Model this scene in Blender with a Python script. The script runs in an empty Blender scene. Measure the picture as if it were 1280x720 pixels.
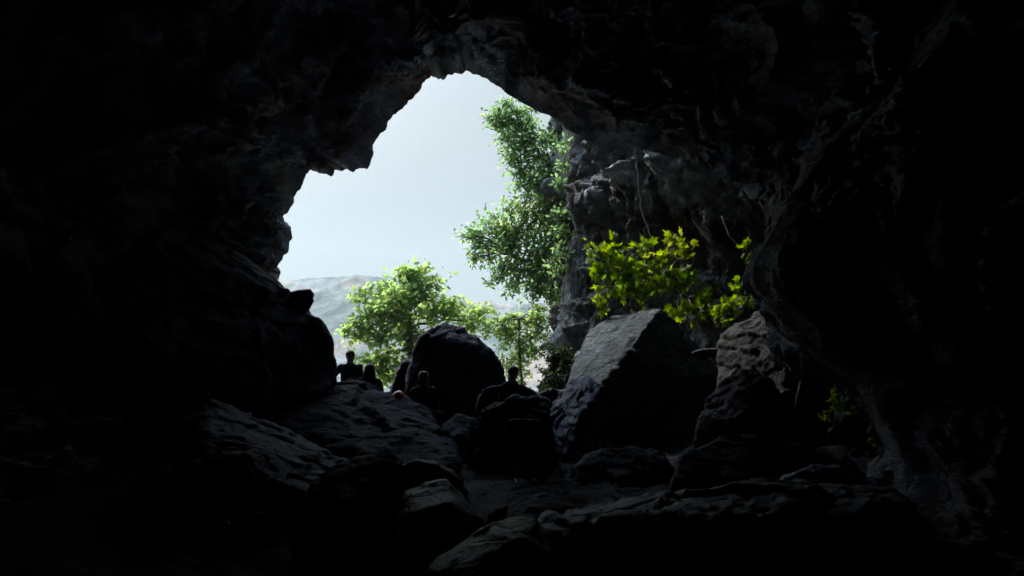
import bpy, bmesh, math, random
import numpy as np
from mathutils import Vector, Matrix
from mathutils.bvhtree import BVHTree

R = math.radians
SC = bpy.context.scene
COL = SC.collection
rng = np.random.default_rng(7)
random.seed(7)

# ------------------------------------------------------------------ camera frame (photograph 1280x720)
LENS = 28.0
F = LENS / 36.0 * 1280.0
PITCH = R(4.0)
CAM = np.array([0.0, 0.0, 2.0])
cp, sp = math.cos(PITCH), math.sin(PITCH)


def at(px, py, d):
    """world point seen at photograph pixel (px,py), d metres in front (along y)"""
    x = (px - 640.0) / F
    z = (360.0 - py) / F
    v = np.array([x, cp - z * sp, sp + z * cp])
    return CAM + v * (d / v[1])


def V(p):
    return Vector((float(p[0]), float(p[1]), float(p[2])))


# ------------------------------------------------------------------ numpy noise
_perm = np.random.default_rng(3).permutation(256).astype(np.int64)
_perm = np.concatenate([_perm, _perm, _perm])
_g = np.random.default_rng(4).normal(size=(256, 3))
_g /= np.linalg.norm(_g, axis=1)[:, None]


def perlin(p):
    pi = np.floor(p).astype(np.int64)
    f = p - pi
    u = f * f * f * (f * (f * 6 - 15) + 10)
    pi &= 255
    out = 0
    for dx in (0, 1):
        for dy in (0, 1):
            for dz in (0, 1):
                h = _perm[_perm[_perm[(pi[:, 0] + dx) & 255] + ((pi[:, 1] + dy) & 255)] + ((pi[:, 2] + dz) & 255)]
                g = _g[h]
                d = g[:, 0] * (f[:, 0] - dx) + g[:, 1] * (f[:, 1] - dy) + g[:, 2] * (f[:, 2] - dz)
                w = (u[:, 0] if dx else 1 - u[:, 0]) * (u[:, 1] if dy else 1 - u[:, 1]) * (u[:, 2] if dz else 1 - u[:, 2])
                out = out + d * w
    return out * 1.5


def fbm(p, octs=4, lac=2.03, gain=0.5):
    a, s, out = 1.0, 1.0, 0
    for i in range(octs):
        out = out + a * perlin(p * s + i * 17.3)
        a *= gain
        s *= lac
    return out


def ridged(p, octs=4, lac=2.1, gain=0.5):
    a, s, out = 1.0, 1.0, 0
    for i in range(octs):
        n = 1 - np.abs(perlin(p * s + i * 11.7))
        out = out + a * (n * n - 0.6)
        a *= gain
        s *= lac
    return out


_cell = np.random.default_rng(9).random((4096, 7))


def facets(p, slope=0.7, soft=0.12):
    """broken-stone relief: each jittered cell is a small tilted plane"""
    pi = np.floor(p).astype(np.int64)
    n = len(p)
    b1 = np.full(n, 9.0); b2 = np.full(n, 9.0); h1 = np.zeros(n); h2 = np.zeros(n)
    for dx in (-1, 0, 1):
        for dy in (-1, 0, 1):
            for dz in (-1, 0, 1):
                c = pi + np.array([dx, dy, dz])
                k = ((c[:, 0] * 73856093) ^ (c[:, 1] * 19349663) ^ (c[:, 2] * 83492791)) & 4095
                r = _cell[k]
                dv = p - (c + r[:, :3])
                d = (dv * dv).sum(1) ** 0.5
                h = r[:, 6] - 0.5 + slope * (dv * (r[:, 3:6] * 2 - 1)).sum(1) * 1.4
                m1 = d < b1
                m2 = (~m1) & (d < b2)
                b2 = np.where(m1, b1, np.where(m2, d, b2)); h2 = np.where(m1, h1, np.where(m2, h, h2))
                b1 = np.where(m1, d, b1); h1 = np.where(m1, h, h1)
    w = smooth01((b2 - b1) / soft) * 0.5 + 0.5
    return h1 * w + h2 * (1 - w)


def smooth01(x):
    x = np.clip(x, 0, 1)
    return x * x * (3 - 2 * x)


# ------------------------------------------------------------------ objects
def link(o, parent=None):
    COL.objects.link(o)
    if parent is not None:
        o.parent = parent
    return o


def mesh_from(verts, faces, name):
    me = bpy.data.meshes.new(name)
    verts = np.asarray(verts, dtype=np.float32)
    if isinstance(faces, np.ndarray):
        n, k = faces.shape
        me.vertices.add(len(verts))
        me.vertices.foreach_set('co', verts.ravel())
        me.loops.add(n * k)
        me.loops.foreach_set('vertex_index', faces.astype(np.int32).ravel())
        me.polygons.add(n)
        me.polygons.foreach_set('loop_start', np.arange(0, n * k, k, dtype=np.int32))
        me.update(calc_edges=True)
        me.validate()
    else:
        me.from_pydata([tuple(map(float, v)) for v in verts], [], faces)
        me.update()
    return me


def shade(me, smooth=True):
    me.polygons.foreach_set('use_smooth', [smooth] * len(me.polygons))


def mobj(name, me, mat, parent=None, smooth=True):
    shade(me, smooth)
    o = bpy.data.objects.new(name, me)
    if mat:
        me.materials.clear()
        me.materials.append(mat)
    return link(o, parent)


def tag(o, label=None, cat=None, group=None, kind=None):
    if label: o['label'] = label
    if cat: o['category'] = cat
    if group: o['group'] = group
    if kind: o['kind'] = kind
    return o


def empty(name, loc):
    o = bpy.data.objects.new(name, None)
    o.location = V(loc)
    o.empty_display_size = 0.2
    return link(o)


def grid_faces(nu, nv, wrap_u=False):
    """vertices index = v*nu+u"""
    U = nu if wrap_u else nu - 1
    u, v = np.meshgrid(np.arange(U), np.arange(nv - 1))
    u, v = u.ravel(), v.ravel()
    u1 = (u + 1) % nu
    return np.stack([v * nu + u, v * nu + u1, (v + 1) * nu + u1, (v + 1) * nu + u], 1)


def coords(me):
    a = np.empty(len(me.vertices) * 3, dtype=np.float32)
    me.vertices.foreach_get('co', a)
    return a.reshape(-1, 3).astype(np.float64)


def normals(me):
    a = np.empty(len(me.vertices) * 3, dtype=np.float32)
    me.vertices.foreach_get('normal', a)
    return a.reshape(-1, 3).astype(np.float64)


def setco(me, co):
    me.vertices.foreach_set('co', co.astype(np.float32).ravel())
    me.update()


def remesh(me, voxel, smooth_it=0):
    o = bpy.data.objects.new('tmp', me)
    COL.objects.link(o)
    m = o.modifiers.new('r', 'REMESH')
    m.mode = 'VOXEL'
    m.voxel_size = voxel
    if smooth_it:
        s = o.modifiers.new('s', 'SMOOTH')
        s.factor = 0.5
        s.iterations = smooth_it
    dg = bpy.context.evaluated_depsgraph_get()
    out = bpy.data.meshes.new_from_object(o.evaluated_get(dg))
    bpy.data.objects.remove(o)
    bpy.data.meshes.remove(me)
    return out


# ------------------------------------------------------------------ materials
def nt(name):
    m = bpy.data.materials.new(name)
    m.use_nodes = True
    t = m.node_tree
    t.nodes.clear()
    return m, t.nodes, t.links


def ramp(N, L, fac, stops):
    r = N.new('ShaderNodeValToRGB')
    while len(r.color_ramp.elements) < len(stops):
        r.color_ramp.elements.new(0.5)
    for e, (p, c) in zip(r.color_ramp.elements, stops):
        e.position = p
        e.color = (*c, 1)
    L.new(fac, r.inputs[0])
    return r.outputs[0]


def noise(N, L, vec, scale, detail=6, rough=0.55, dist=0.0):
    n = N.new('ShaderNodeTexNoise')
    n.inputs['Scale'].default_value = scale
    n.inputs['Detail'].default_value = detail
    n.inputs['Roughness'].default_value = rough
    n.inputs['Distortion'].default_value = dist
    L.new(vec, n.inputs['Vector'])
    return n.outputs[0]


def rock_mat(name, dark, mid, light, rough=0.8, bump=0.35, strata=None, brown=None, spec=0.3):
    m, N, L = nt(name)
    out = N.new('ShaderNodeOutputMaterial')
    b = N.new('ShaderNodeBsdfPrincipled')
    L.new(b.outputs[0], out.inputs[0])
    tc = N.new('ShaderNodeTexCoord')
    mp = N.new('ShaderNodeMapping')
    L.new(tc.outputs['Object'], mp.inputs['Vector'])
    if strata:
        mp.inputs['Rotation'].default_value = strata[0]
        mp.inputs['Scale'].default_value = strata[1]
    v = mp.outputs[0]
    n1 = noise(N, L, v, 0.9, 8, 0.62, 0.6)
    n2 = noise(N, L, v, 7.0, 8, 0.65)
    mix = N.new('ShaderNodeMath'); mix.operation = 'MULTIPLY_ADD'
    L.new(n2, mix.inputs[0]); mix.inputs[1].default_value = 0.5
    half = N.new('ShaderNodeMath'); half.operation = 'MULTIPLY'
    L.new(n1, half.inputs[0]); half.inputs[1].default_value = 0.5
    L.new(half.outputs[0], mix.inputs[2])
    col = ramp(N, L, mix.outputs[0], [(0.36, dark), (0.5, mid), (0.66, light)])
    if brown:
        nb = noise(N, L, tc.outputs['Object'], 0.55, 5, 0.6, 0.4)
        fb = ramp(N, L, nb, [(0.45, (0, 0, 0)), (0.62, (1, 1, 1))])
        mx = N.new('ShaderNodeMix'); mx.data_type = 'RGBA'
        L.new(fb, mx.inputs[0]); L.new(col, mx.inputs[6]); mx.inputs[7].default_value = (*brown, 1)
        col = mx.outputs[2]
    L.new(col, b.inputs['Base Color'])
    b.inputs['Roughness'].default_value = rough
    b.inputs['Specular IOR Level'].default_value = spec
    vor = N.new('ShaderNodeTexVoronoi'); vor.feature = 'DISTANCE_TO_EDGE'
    vor.inputs['Scale'].default_value = 3.2
    L.new(v, vor.inputs['Vector'])
    cr = ramp(N, L, vor.outputs['Distance'], [(0.0, (0, 0, 0)), (0.06, (1, 1, 1))])
    n3 = noise(N, L, v, 14.0, 10, 0.7)
    n4 = noise(N, L, v, 2.6, 6, 0.6, 0.8)
    s = N.new('ShaderNodeMath'); s.operation = 'MULTIPLY_ADD'
    L.new(n4, s.inputs[0]); s.inputs[1].default_value = 2.2; L.new(n3, s.inputs[2])
    s2 = N.new('ShaderNodeMath'); s2.operation = 'MULTIPLY_ADD'
    L.new(cr, s2.inputs[0]); s2.inputs[1].default_value = 0.25; L.new(s.outputs[0], s2.inputs[2])
    bp = N.new('ShaderNodeBump')
    bp.inputs['Strength'].default_value = bump
    bp.inputs['Distance'].default_value = 0.12
    L.new(s2.outputs[0], bp.inputs['Height'])
    L.new(bp.outputs[0], b.inputs['Normal'])
    return m


def leaf_mat(name, c0, c1, c2, trans=0.45, val=1.5):
    m, N, L = nt(name)
    out = N.new('ShaderNodeOutputMaterial')
    at_ = N.new('ShaderNodeAttribute'); at_.attribute_name = 'tone'
    col = ramp(N, L, at_.outputs['Fac'], [(0.0, c0), (0.55, c1), (1.0, c2)])
    d = N.new('ShaderNodeBsdfPrincipled')
    d.inputs['Roughness'].default_value = 0.55
    d.inputs['Specular IOR Level'].default_value = 0.25
    L.new(col, d.inputs['Base Color'])
    t = N.new('ShaderNodeBsdfTranslucent')
    hs = N.new('ShaderNodeHueSaturation')
    hs.inputs['Hue'].default_value = 0.485
    hs.inputs['Saturation'].default_value = 1.15
    hs.inputs['Value'].default_value = val
    L.new(col, hs.inputs['Color'])
    L.new(hs.outputs[0], t.inputs['Color'])
    mx = N.new('ShaderNodeMixShader')
    mx.inputs[0].default_value = trans
    L.new(d.outputs[0], mx.inputs[1]); L.new(t.outputs[0], mx.inputs[2])
    L.new(mx.outputs[0], out.inputs[0])
    return m


def plain_mat(name, c, rough=0.7, var=0.25, scale=14.0, spec=0.3):
    m, N, L = nt(name)
    out = N.new('ShaderNodeOutputMaterial')
    b = N.new('ShaderNodeBsdfPrincipled')
    L.new(b.outputs[0], out.inputs[0])
    tc = N.new('ShaderNodeTexCoord')
    n = noise(N, L, tc.outputs['Object'], scale, 5, 0.6)
    a = tuple(x * (1 - var) for x in c); z = tuple(min(1, x * (1 + var)) for x in c)
    L.new(ramp(N, L, n, [(0.35, a), (0.65, z)]), b.inputs['Base Color'])
    b.inputs['Roughness'].default_value = rough
    b.inputs['Specular IOR Level'].default_value = spec
    bp = N.new('ShaderNodeBump'); bp.inputs['Strength'].default_value = 0.2; bp.inputs['Distance'].default_value = 0.01
    L.new(n, bp.inputs['Height']); L.new(bp.outputs[0], b.inputs['Normal'])
    return m


M_CAVE = rock_mat('cave_limestone', (0.115, 0.13, 0.175), (0.26, 0.29, 0.375), (0.44, 0.475, 0.56), 0.7, 0.95,
                  ((0.2, 0.5, 0.3), (0.8, 0.8, 2.6)), brown=(0.24, 0.185, 0.15))
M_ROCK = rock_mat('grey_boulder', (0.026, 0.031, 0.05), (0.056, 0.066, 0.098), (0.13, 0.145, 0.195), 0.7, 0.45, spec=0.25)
M_DARK = rock_mat('shade_dark_rock', (0.010, 0.012, 0.019), (0.025, 0.029, 0.044), (0.066, 0.074, 0.1), 0.75, 0.45, spec=0.12)  # base colour lowered to stand in for the boulders' deep shade
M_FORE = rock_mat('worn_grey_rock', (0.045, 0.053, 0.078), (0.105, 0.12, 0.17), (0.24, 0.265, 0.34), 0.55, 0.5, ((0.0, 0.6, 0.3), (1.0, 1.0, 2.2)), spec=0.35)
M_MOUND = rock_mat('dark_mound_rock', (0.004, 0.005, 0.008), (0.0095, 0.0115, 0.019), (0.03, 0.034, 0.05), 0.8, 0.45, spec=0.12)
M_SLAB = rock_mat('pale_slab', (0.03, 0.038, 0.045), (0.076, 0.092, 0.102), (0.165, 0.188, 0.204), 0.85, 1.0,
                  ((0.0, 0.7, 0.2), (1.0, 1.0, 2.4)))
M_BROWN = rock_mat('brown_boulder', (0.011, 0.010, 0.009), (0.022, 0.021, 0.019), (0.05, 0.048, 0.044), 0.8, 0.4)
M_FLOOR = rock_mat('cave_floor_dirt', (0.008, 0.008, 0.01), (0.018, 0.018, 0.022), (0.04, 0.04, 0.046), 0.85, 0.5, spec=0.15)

# ------------------------------------------------------------------ rocks
def hull_mesh(pts):
    bm = bmesh.new()
    for p in pts:
        bm.verts.new(V(p))
    r = bmesh.ops.convex_hull(bm, input=bm.verts)
    bmesh.ops.delete(bm, geom=[g for g in r['geom_interior'] if isinstance(g, bmesh.types.BMVert)], context='VERTS')
    bmesh.ops.recalc_face_normals(bm, faces=bm.faces)
    me = bpy.data.meshes.new('hull')
    bm.to_mesh(me)
    bm.free()
    return me


def join_meshes(list_):
    bm = bmesh.new()
    for me in list_:
        bm.from_mesh(me)
        bpy.data.meshes.remove(me)
    me = bpy.data.meshes.new('j')
    bm.to_mesh(me)
    bm.free()
    return me


def rock(name, label, hulls, mat, voxel=0.05, amp=0.08, freq=1.2, seed=0, strat=None, soft=2, cat='rock', group=None):
    """hulls: list of point lists [(px,py,d),...]; merged into one solid stone"""
    if isinstance(hulls[0][0], (int, float)):
        hulls = [hulls]
    P = [[at(*q) for q in h] for h in hulls]
    allp = np.concatenate([np.array(h) for h in P])
    base = np.array([allp[:, 0].mean(), allp[:, 1].mean(), allp[:, 2].min()])
    me = join_meshes([hull_mesh([p - base for p in h]) for h in P])
    me = remesh(me, voxel, soft)
    co = coords(me); no = normals(me)
    q = co + base + seed * 3.71
    qw = q + 0.25 / freq * np.stack([fbm(q * freq * 1.1 + 9, 3), fbm(q * freq * 1.1 + 29, 3), fbm(q * freq * 1.1 + 49, 3)], 1)
    d = amp * (0.5 * fbm(q * freq * 0.6, 3) + 1.05 * facets(qw * freq * 0.7, soft=0.06) + 0.4 * facets(qw * freq * 1.9 + 5, soft=0.06) + 0.10 * facets(qw * freq * 5.0 + 7) + 0.07 * ridged(q * freq * 3.0, 4, gain=0.6) + 0.10 * fbm(q * freq * 8.0, 4, gain=0.6))
    # broken faces: quantised steps in a slanted direction
    st = strat if strat is not None else np.array([0.35, 0.2, 0.9])
    st = st / np.linalg.norm(st)
    ph = (q @ st) * freq * 2.4 + 1.1 * fbm(q * freq * 0.7, 3)
    saw = ph - np.floor(ph)
    d += amp * 0.35 * (np.minimum(saw, 0.12) / 0.12 - saw)
    setco(me, co + no * d[:, None])
    o = mobj(name, me, mat)
    o.location = V(base)
    tag(o, label, cat, group)
    return o


def front_back(front, d0, back_off, grow=1.0, shift=(0, 0)):
    """hull helper: outline at depth d0 plus the same outline slightly shrunk further back"""
    c = np.mean(np.array(front)[:, :2], 0)
    out = []
    for p in front:
        d = p[2] if len(p) > 2 else d0
        out.append((p[0], p[1], d))
    for p in front:
        d = (p[2] if len(p) > 2 else d0) + back_off
        k = grow * d0 / d * 1.0
        out.append((c[0] + (p[0] - c[0]) * grow + shift[0], c[1] + (p[1] - c[1]) * grow + shift[1], d))
    return out


def floor_z(x, y):
    p = np.stack([x, y, np.zeros_like(x)], 1)
    z = 0.1 + 0.16 * fbm(p * 0.5, 4) + 0.10 * ridged(p * 1.3 + 4, 4) + 0.03 * fbm(p * 5, 3)
    z = z + 0.5 * smooth01((np.abs(x + 1.0) - 3.5) / 4) - 0.25 * smooth01((4 - y) / 4)
    z = z - 1.2 * smooth01((y - 21) / 5)
    return z



# ================================================================== CAVE SHELL
OUT = [  # px, py, depth of the mouth's edge, clockwise from the left foot
    (318, 560, 17.00), (322, 500, 17.00), (330, 440, 17.00), (334, 390, 17.00), (338, 355, 17.20), (343, 344, 18.01), (345, 334, 18.11), (352, 326, 18.19),
    (360, 312, 18.33), (363, 297, 18.48), (362, 288, 18.57), (358, 277, 18.68), (354, 270, 18.75), (358, 262, 18.83), (363, 254, 18.91),
    (370, 241, 19.04), (378, 228, 19.17), (384, 216, 19.20), (388, 211, 19.20), (394, 210, 19.2), (398, 214, 19.20), (404, 213, 19.20), (410, 217, 19.20),
    (413, 219, 19.20), (414, 212, 19.20), (419, 208, 19.20), (426, 211, 19.20), (430, 208, 19.20), (437, 212, 19.20), (441, 214, 19.20), (443, 210, 19.20), (450, 208, 19.20),
    (457, 209, 19.20), (461, 203, 19.20), (464, 196, 19.20), (464, 188, 19.20), (465, 178, 19.20), (469, 172, 19.20), (475, 167, 19.20), (482, 163, 19.20), (484, 157, 19.20), (489, 152, 19.20),
    (492, 144, 19.20), (499, 137, 19.20), (507, 131, 19.20), (510, 125, 19.20), (517, 120, 19.20), (524, 115, 19.20), (527, 108, 19.20), (528, 104, 19.20), (533, 97, 19.20), (539, 91, 19.20), (544, 93, 19.20),
    (548, 97, 19.14), (553, 100, 17.18), (556, 97, 18.99), (560, 91, 18.91), (567, 92, 18.77), (577, 94, 18.58), (581, 90, 18.50), (588, 92, 17.7),
    (600, 96, 17.3), (612, 99, 17.0), (622, 106, 16.8), (632, 114, 16.6), (645, 123, 16.9), (660, 129, 16.9), (680, 139, 16.8), (697, 147, 16.7), (712, 160, 16.6),
    (728, 166, 16.5), (742, 178, 16.4), (765, 184, 16.2), (788, 182, 16.0), (802, 192, 15.9), (826, 190, 15.6), (848, 196, 15.4), (868, 200, 15.2), (890, 216, 14.8), (912, 222, 14.5),
    (935, 243, 14.1), (962, 272, 13.4), (990, 312, 12.6), (1020, 380, 11.4), (1065, 450, 10.4), (1115, 520, 9.6), (1160, 600, 9.0), (1180, 700, 9.0), (1060, 760, 9.4), (880, 760, 10.4), (720, 690, 13.5), (600, 610, 17), (500, 590, 18), (400, 580, 18)]


def resample_closed(P, n):
    P = np.array(P, float)
    Q = np.vstack([P, P[:1]])
    seg = np.linalg.norm(np.diff(Q[:, :2], axis=0), axis=1)
    c = np.concatenate([[0], np.cumsum(seg)])
    s = np.linspace(0, c[-1], n, endpoint=False)
    return np.stack([np.interp(s, c, Q[:, k]) for k in range(Q.shape[1])], 1)


def smooth_closed(a, sig):
    n = len(a)
    k = np.arange(-3 * sig, 3 * sig + 1)
    w = np.exp(-0.5 * (k / sig) ** 2); w /= w.sum()
    out = np.zeros_like(a)
    for kk, ww in zip(k, w):
        out += ww * np.roll(a, -int(kk), axis=0)
    return out


def make_shell():
    n = 1000
    ol = resample_closed(OUT, n)
    # ragged drip points along the roof's lip
    rr = np.random.default_rng(21)
    jag = np.repeat(rr.normal(size=n // 2 + 1), 2)[:n] * 0.6 + np.repeat(rr.normal(size=n // 5 + 1), 5)[:n] * 0.7
    lipm = smooth01((430 - ol[:, 1]) / 60) * smooth01((640 - ol[:, 0]) / 60)
    ol[:, 1] += jag * 1.5 * lipm
    ol[:, 0] += np.roll(jag, 7) * 0.9 * lipm
    rm = smooth01((ol[:, 0] - 705) / 40) * smooth01((420 - ol[:, 1]) / 60)
    low = np.interp(np.arange(n), np.arange(0, n + 24, 12), rr.normal(size=len(np.arange(0, n + 24, 12))))
    low2 = np.interp(np.arange(n), np.arange(0, n + 10, 5), rr.normal(size=len(np.arange(0, n + 10, 5))))
    ol[:, 1] += rm * (9 * low + 4 * low2)
    ol[:, 2] += rm * 0.35 * np.roll(low, 9)
    rim = np.array([at(*p) for p in ol])
    rs = smooth_closed(rim, 34)
    c = np.array([-0.6, 0, 3.6])
    phi = np.arctan2(rs[:, 2] - c[2], rs[:, 0] - c[0])
    phi = np.unwrap(phi)
    phi = smooth_closed(phi - np.linspace(0, phi[-1] - phi[0], n, endpoint=True), 20) + np.linspace(0, phi[-1] - phi[0], n, endpoint=True)
    ux, uz = np.cos(phi), np.sin(phi)
    up = smooth01(uz * 1.2)
    right = smooth01(ux)
    # big interior cross-section
    ax = np.where(ux > 0, 8.0, 8.4)
    az = np.where(uz > 0, 8.5, 5.4)
    rad = 1.0 / np.sqrt((ux / ax) ** 2 + (uz / az) ** 2)
    rad = smooth_closed(rad, 10)
    big = np.stack([c[0] + rad * ux, np.full(n, -7.0), c[2] + rad * uz], 1)
    p_exp = 2.3 + 1.7 * up
    # rings inside
    m = 300
    t = np.linspace(0, 1, m) ** 2.0
    rings = []
    smooth_w = smooth01(t / 0.09)
    for ti, sw in zip(t, smooth_w):
        base = rim * (1 - sw) + rs * sw
        g = 1 - (1 - ti) ** p_exp
        xz = base + (big - base) * g[:, None]
        y = rim[:, 1] * (1 - ti) + big[:, 1] * ti
        xz[:, 1] = y
        rings.append(xz)
    # rear cap
    for k in (0.6, 0.25, 0.02):
        r = big.copy(); r[:, 0] = c[0] + (big[:, 0] - c[0]) * k; r[:, 2] = c[2] + (big[:, 2] - c[2]) * k
        r[:, 1] = -7 - 2.5 * (1 - k)
        rings.append(r)
    # outside: cliff face around the mouth, hill behind
    outer = []
    for e, dy in ((0.35, 0.15), (0.9, 0.1), (1.8, -0.2), (3.5, -0.7), (6.0, -1.6), (10, -3.5), (16, -7), (24, -13), (30, -22), (30, -34), (18, -46), (2, -52)):
        sw = smooth01(np.array(e / 1.8))
        b = rim * (1 - sw) + rs * sw
        r = b.copy()
        # on the right the cliff runs straight outwards beside the gully
        e_x = np.where(ux > 0.2, e * (1 - 0.25 * right), e)
        r[:, 0] += ux * e_x; r[:, 2] += uz * e * np.where(uz > 0, 1.15, 0.5)
        r[:, 1] += dy
        r[:, 2] = np.maximum(r[:, 2], -3.5)
        outer.append(r)
    allr = outer[::-1] + rings
    nr = len(allr)
    co = np.concatenate(allr)
    me = mesh_from(co, grid_faces(n, nr, True), 'cave_wall')
    no = normals(me)
    ring_id = np.repeat(np.arange(nr), n) - len(outer)
    # fade of relief near the mouth's edge keeps its outline
    tt = np.zeros(nr); tt[len(outer):len(outer) + m] = t; tt[len(outer) + m:] = 1; tt[:len(outer)] = 0.06
    fade = (0.10 + 0.90 * smooth01(tt / 0.07))[:, None].repeat(n, 1).ravel()
    fade[(ring_id < 0)] = 0.35
    fade[(ring_id < 0) & (ring_id > -3)] = 0.08
    q = co * np.array([1, 0.8, 1])
    warp = np.stack([fbm(q * 0.35 + 5, 3), fbm(q * 0.35 + 31, 3), fbm(q * 0.35 + 57, 3)], 1)
    qw = q + 0.9 * warp
    qs = q + 0.28 * warp + 0.10 * np.stack([fbm(q * 1.6 + 5, 2), fbm(q * 1.6 + 31, 2), fbm(q * 1.6 + 57, 2)], 1)
    tilt = np.array([[0.89, 0.0, 0.45], [0.0, 1.0, 0.0], [-0.45, 0.0, 0.89]])
    qt = (qs @ tilt.T) * np.array([0.75, 0.7, 1.25])
    d = 0.5 * fbm(qw * 0.30, 3) + 0.62 * facets(qt * 0.55) + 0.34 * facets(qt * 1.2 + 3) + 0.17 * facets(qt * 2.7 + 6) + 0.07 * facets(qt * 6 + 8) + 0.10 * ridged(qw * 1.1, 5, gain=0.6) + 0.035 * fbm(qw * 7, 3)
    # slanting beds of the limestone
    st = np.array([0.45, 0.15, 0.88])
    ph = (qw @ st) * 1.15 + 0.8 * fbm(q * 0.5 + 90, 3)
    saw = ph - np.floor(ph)
    d += 0.22 * (np.minimum(saw, 0.15) / 0.15 - saw)
    # faceted ledges on the right cliff
    rmask = np.tile(right * smooth01((uz + 0.55) / 0.4), nr)
    d += rmask * (0.30 * facets(qs * np.array([1.6, 1.6, 0.7]) + 40) + 0.1 * ridged(qw * np.array([2.4, 2.4, 0.7]), 3))
    sgn = 1.0 if (no[(len(outer) + 100) * n + n // 2] @ (np.array([-1.9, 5, 4]) - co[(len(outer) + 100) * n + n // 2])) > 0 else -1.0
    disp = no * (d * fade * sgn)[:, None]
    near = (np.abs(ring_id) < 6)
    disp[near, 1] *= 0.5
    setco(me, co + disp)
    o = mobj('cave_wall', me, M_CAVE)
    tag(o, 'dark limestone cave wall and ceiling around the jagged bright mouth', 'cave wall', kind='structure')
    return o


make_shell()

# ------------------------------------------------------------------ outside cliff on the right of the mouth
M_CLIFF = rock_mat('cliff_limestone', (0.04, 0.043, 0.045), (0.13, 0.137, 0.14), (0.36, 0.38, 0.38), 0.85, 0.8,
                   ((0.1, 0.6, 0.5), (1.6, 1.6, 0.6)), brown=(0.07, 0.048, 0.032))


def add_pale_lit_patch(m):  # patch of paler rock, with the light falling on it painted in too
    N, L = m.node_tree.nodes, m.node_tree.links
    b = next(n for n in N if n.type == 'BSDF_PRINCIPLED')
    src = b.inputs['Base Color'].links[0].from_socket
    a = N.new('ShaderNodeAttribute'); a.attribute_name = 'pale_lit_patch'
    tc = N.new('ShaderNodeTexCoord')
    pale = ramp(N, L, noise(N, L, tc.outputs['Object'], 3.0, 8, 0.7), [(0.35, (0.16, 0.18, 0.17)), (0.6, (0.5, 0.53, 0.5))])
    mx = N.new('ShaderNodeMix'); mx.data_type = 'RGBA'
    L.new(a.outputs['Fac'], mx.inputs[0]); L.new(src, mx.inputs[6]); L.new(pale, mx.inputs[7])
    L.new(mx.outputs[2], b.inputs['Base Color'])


add_pale_lit_patch(M_CLIFF)


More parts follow.
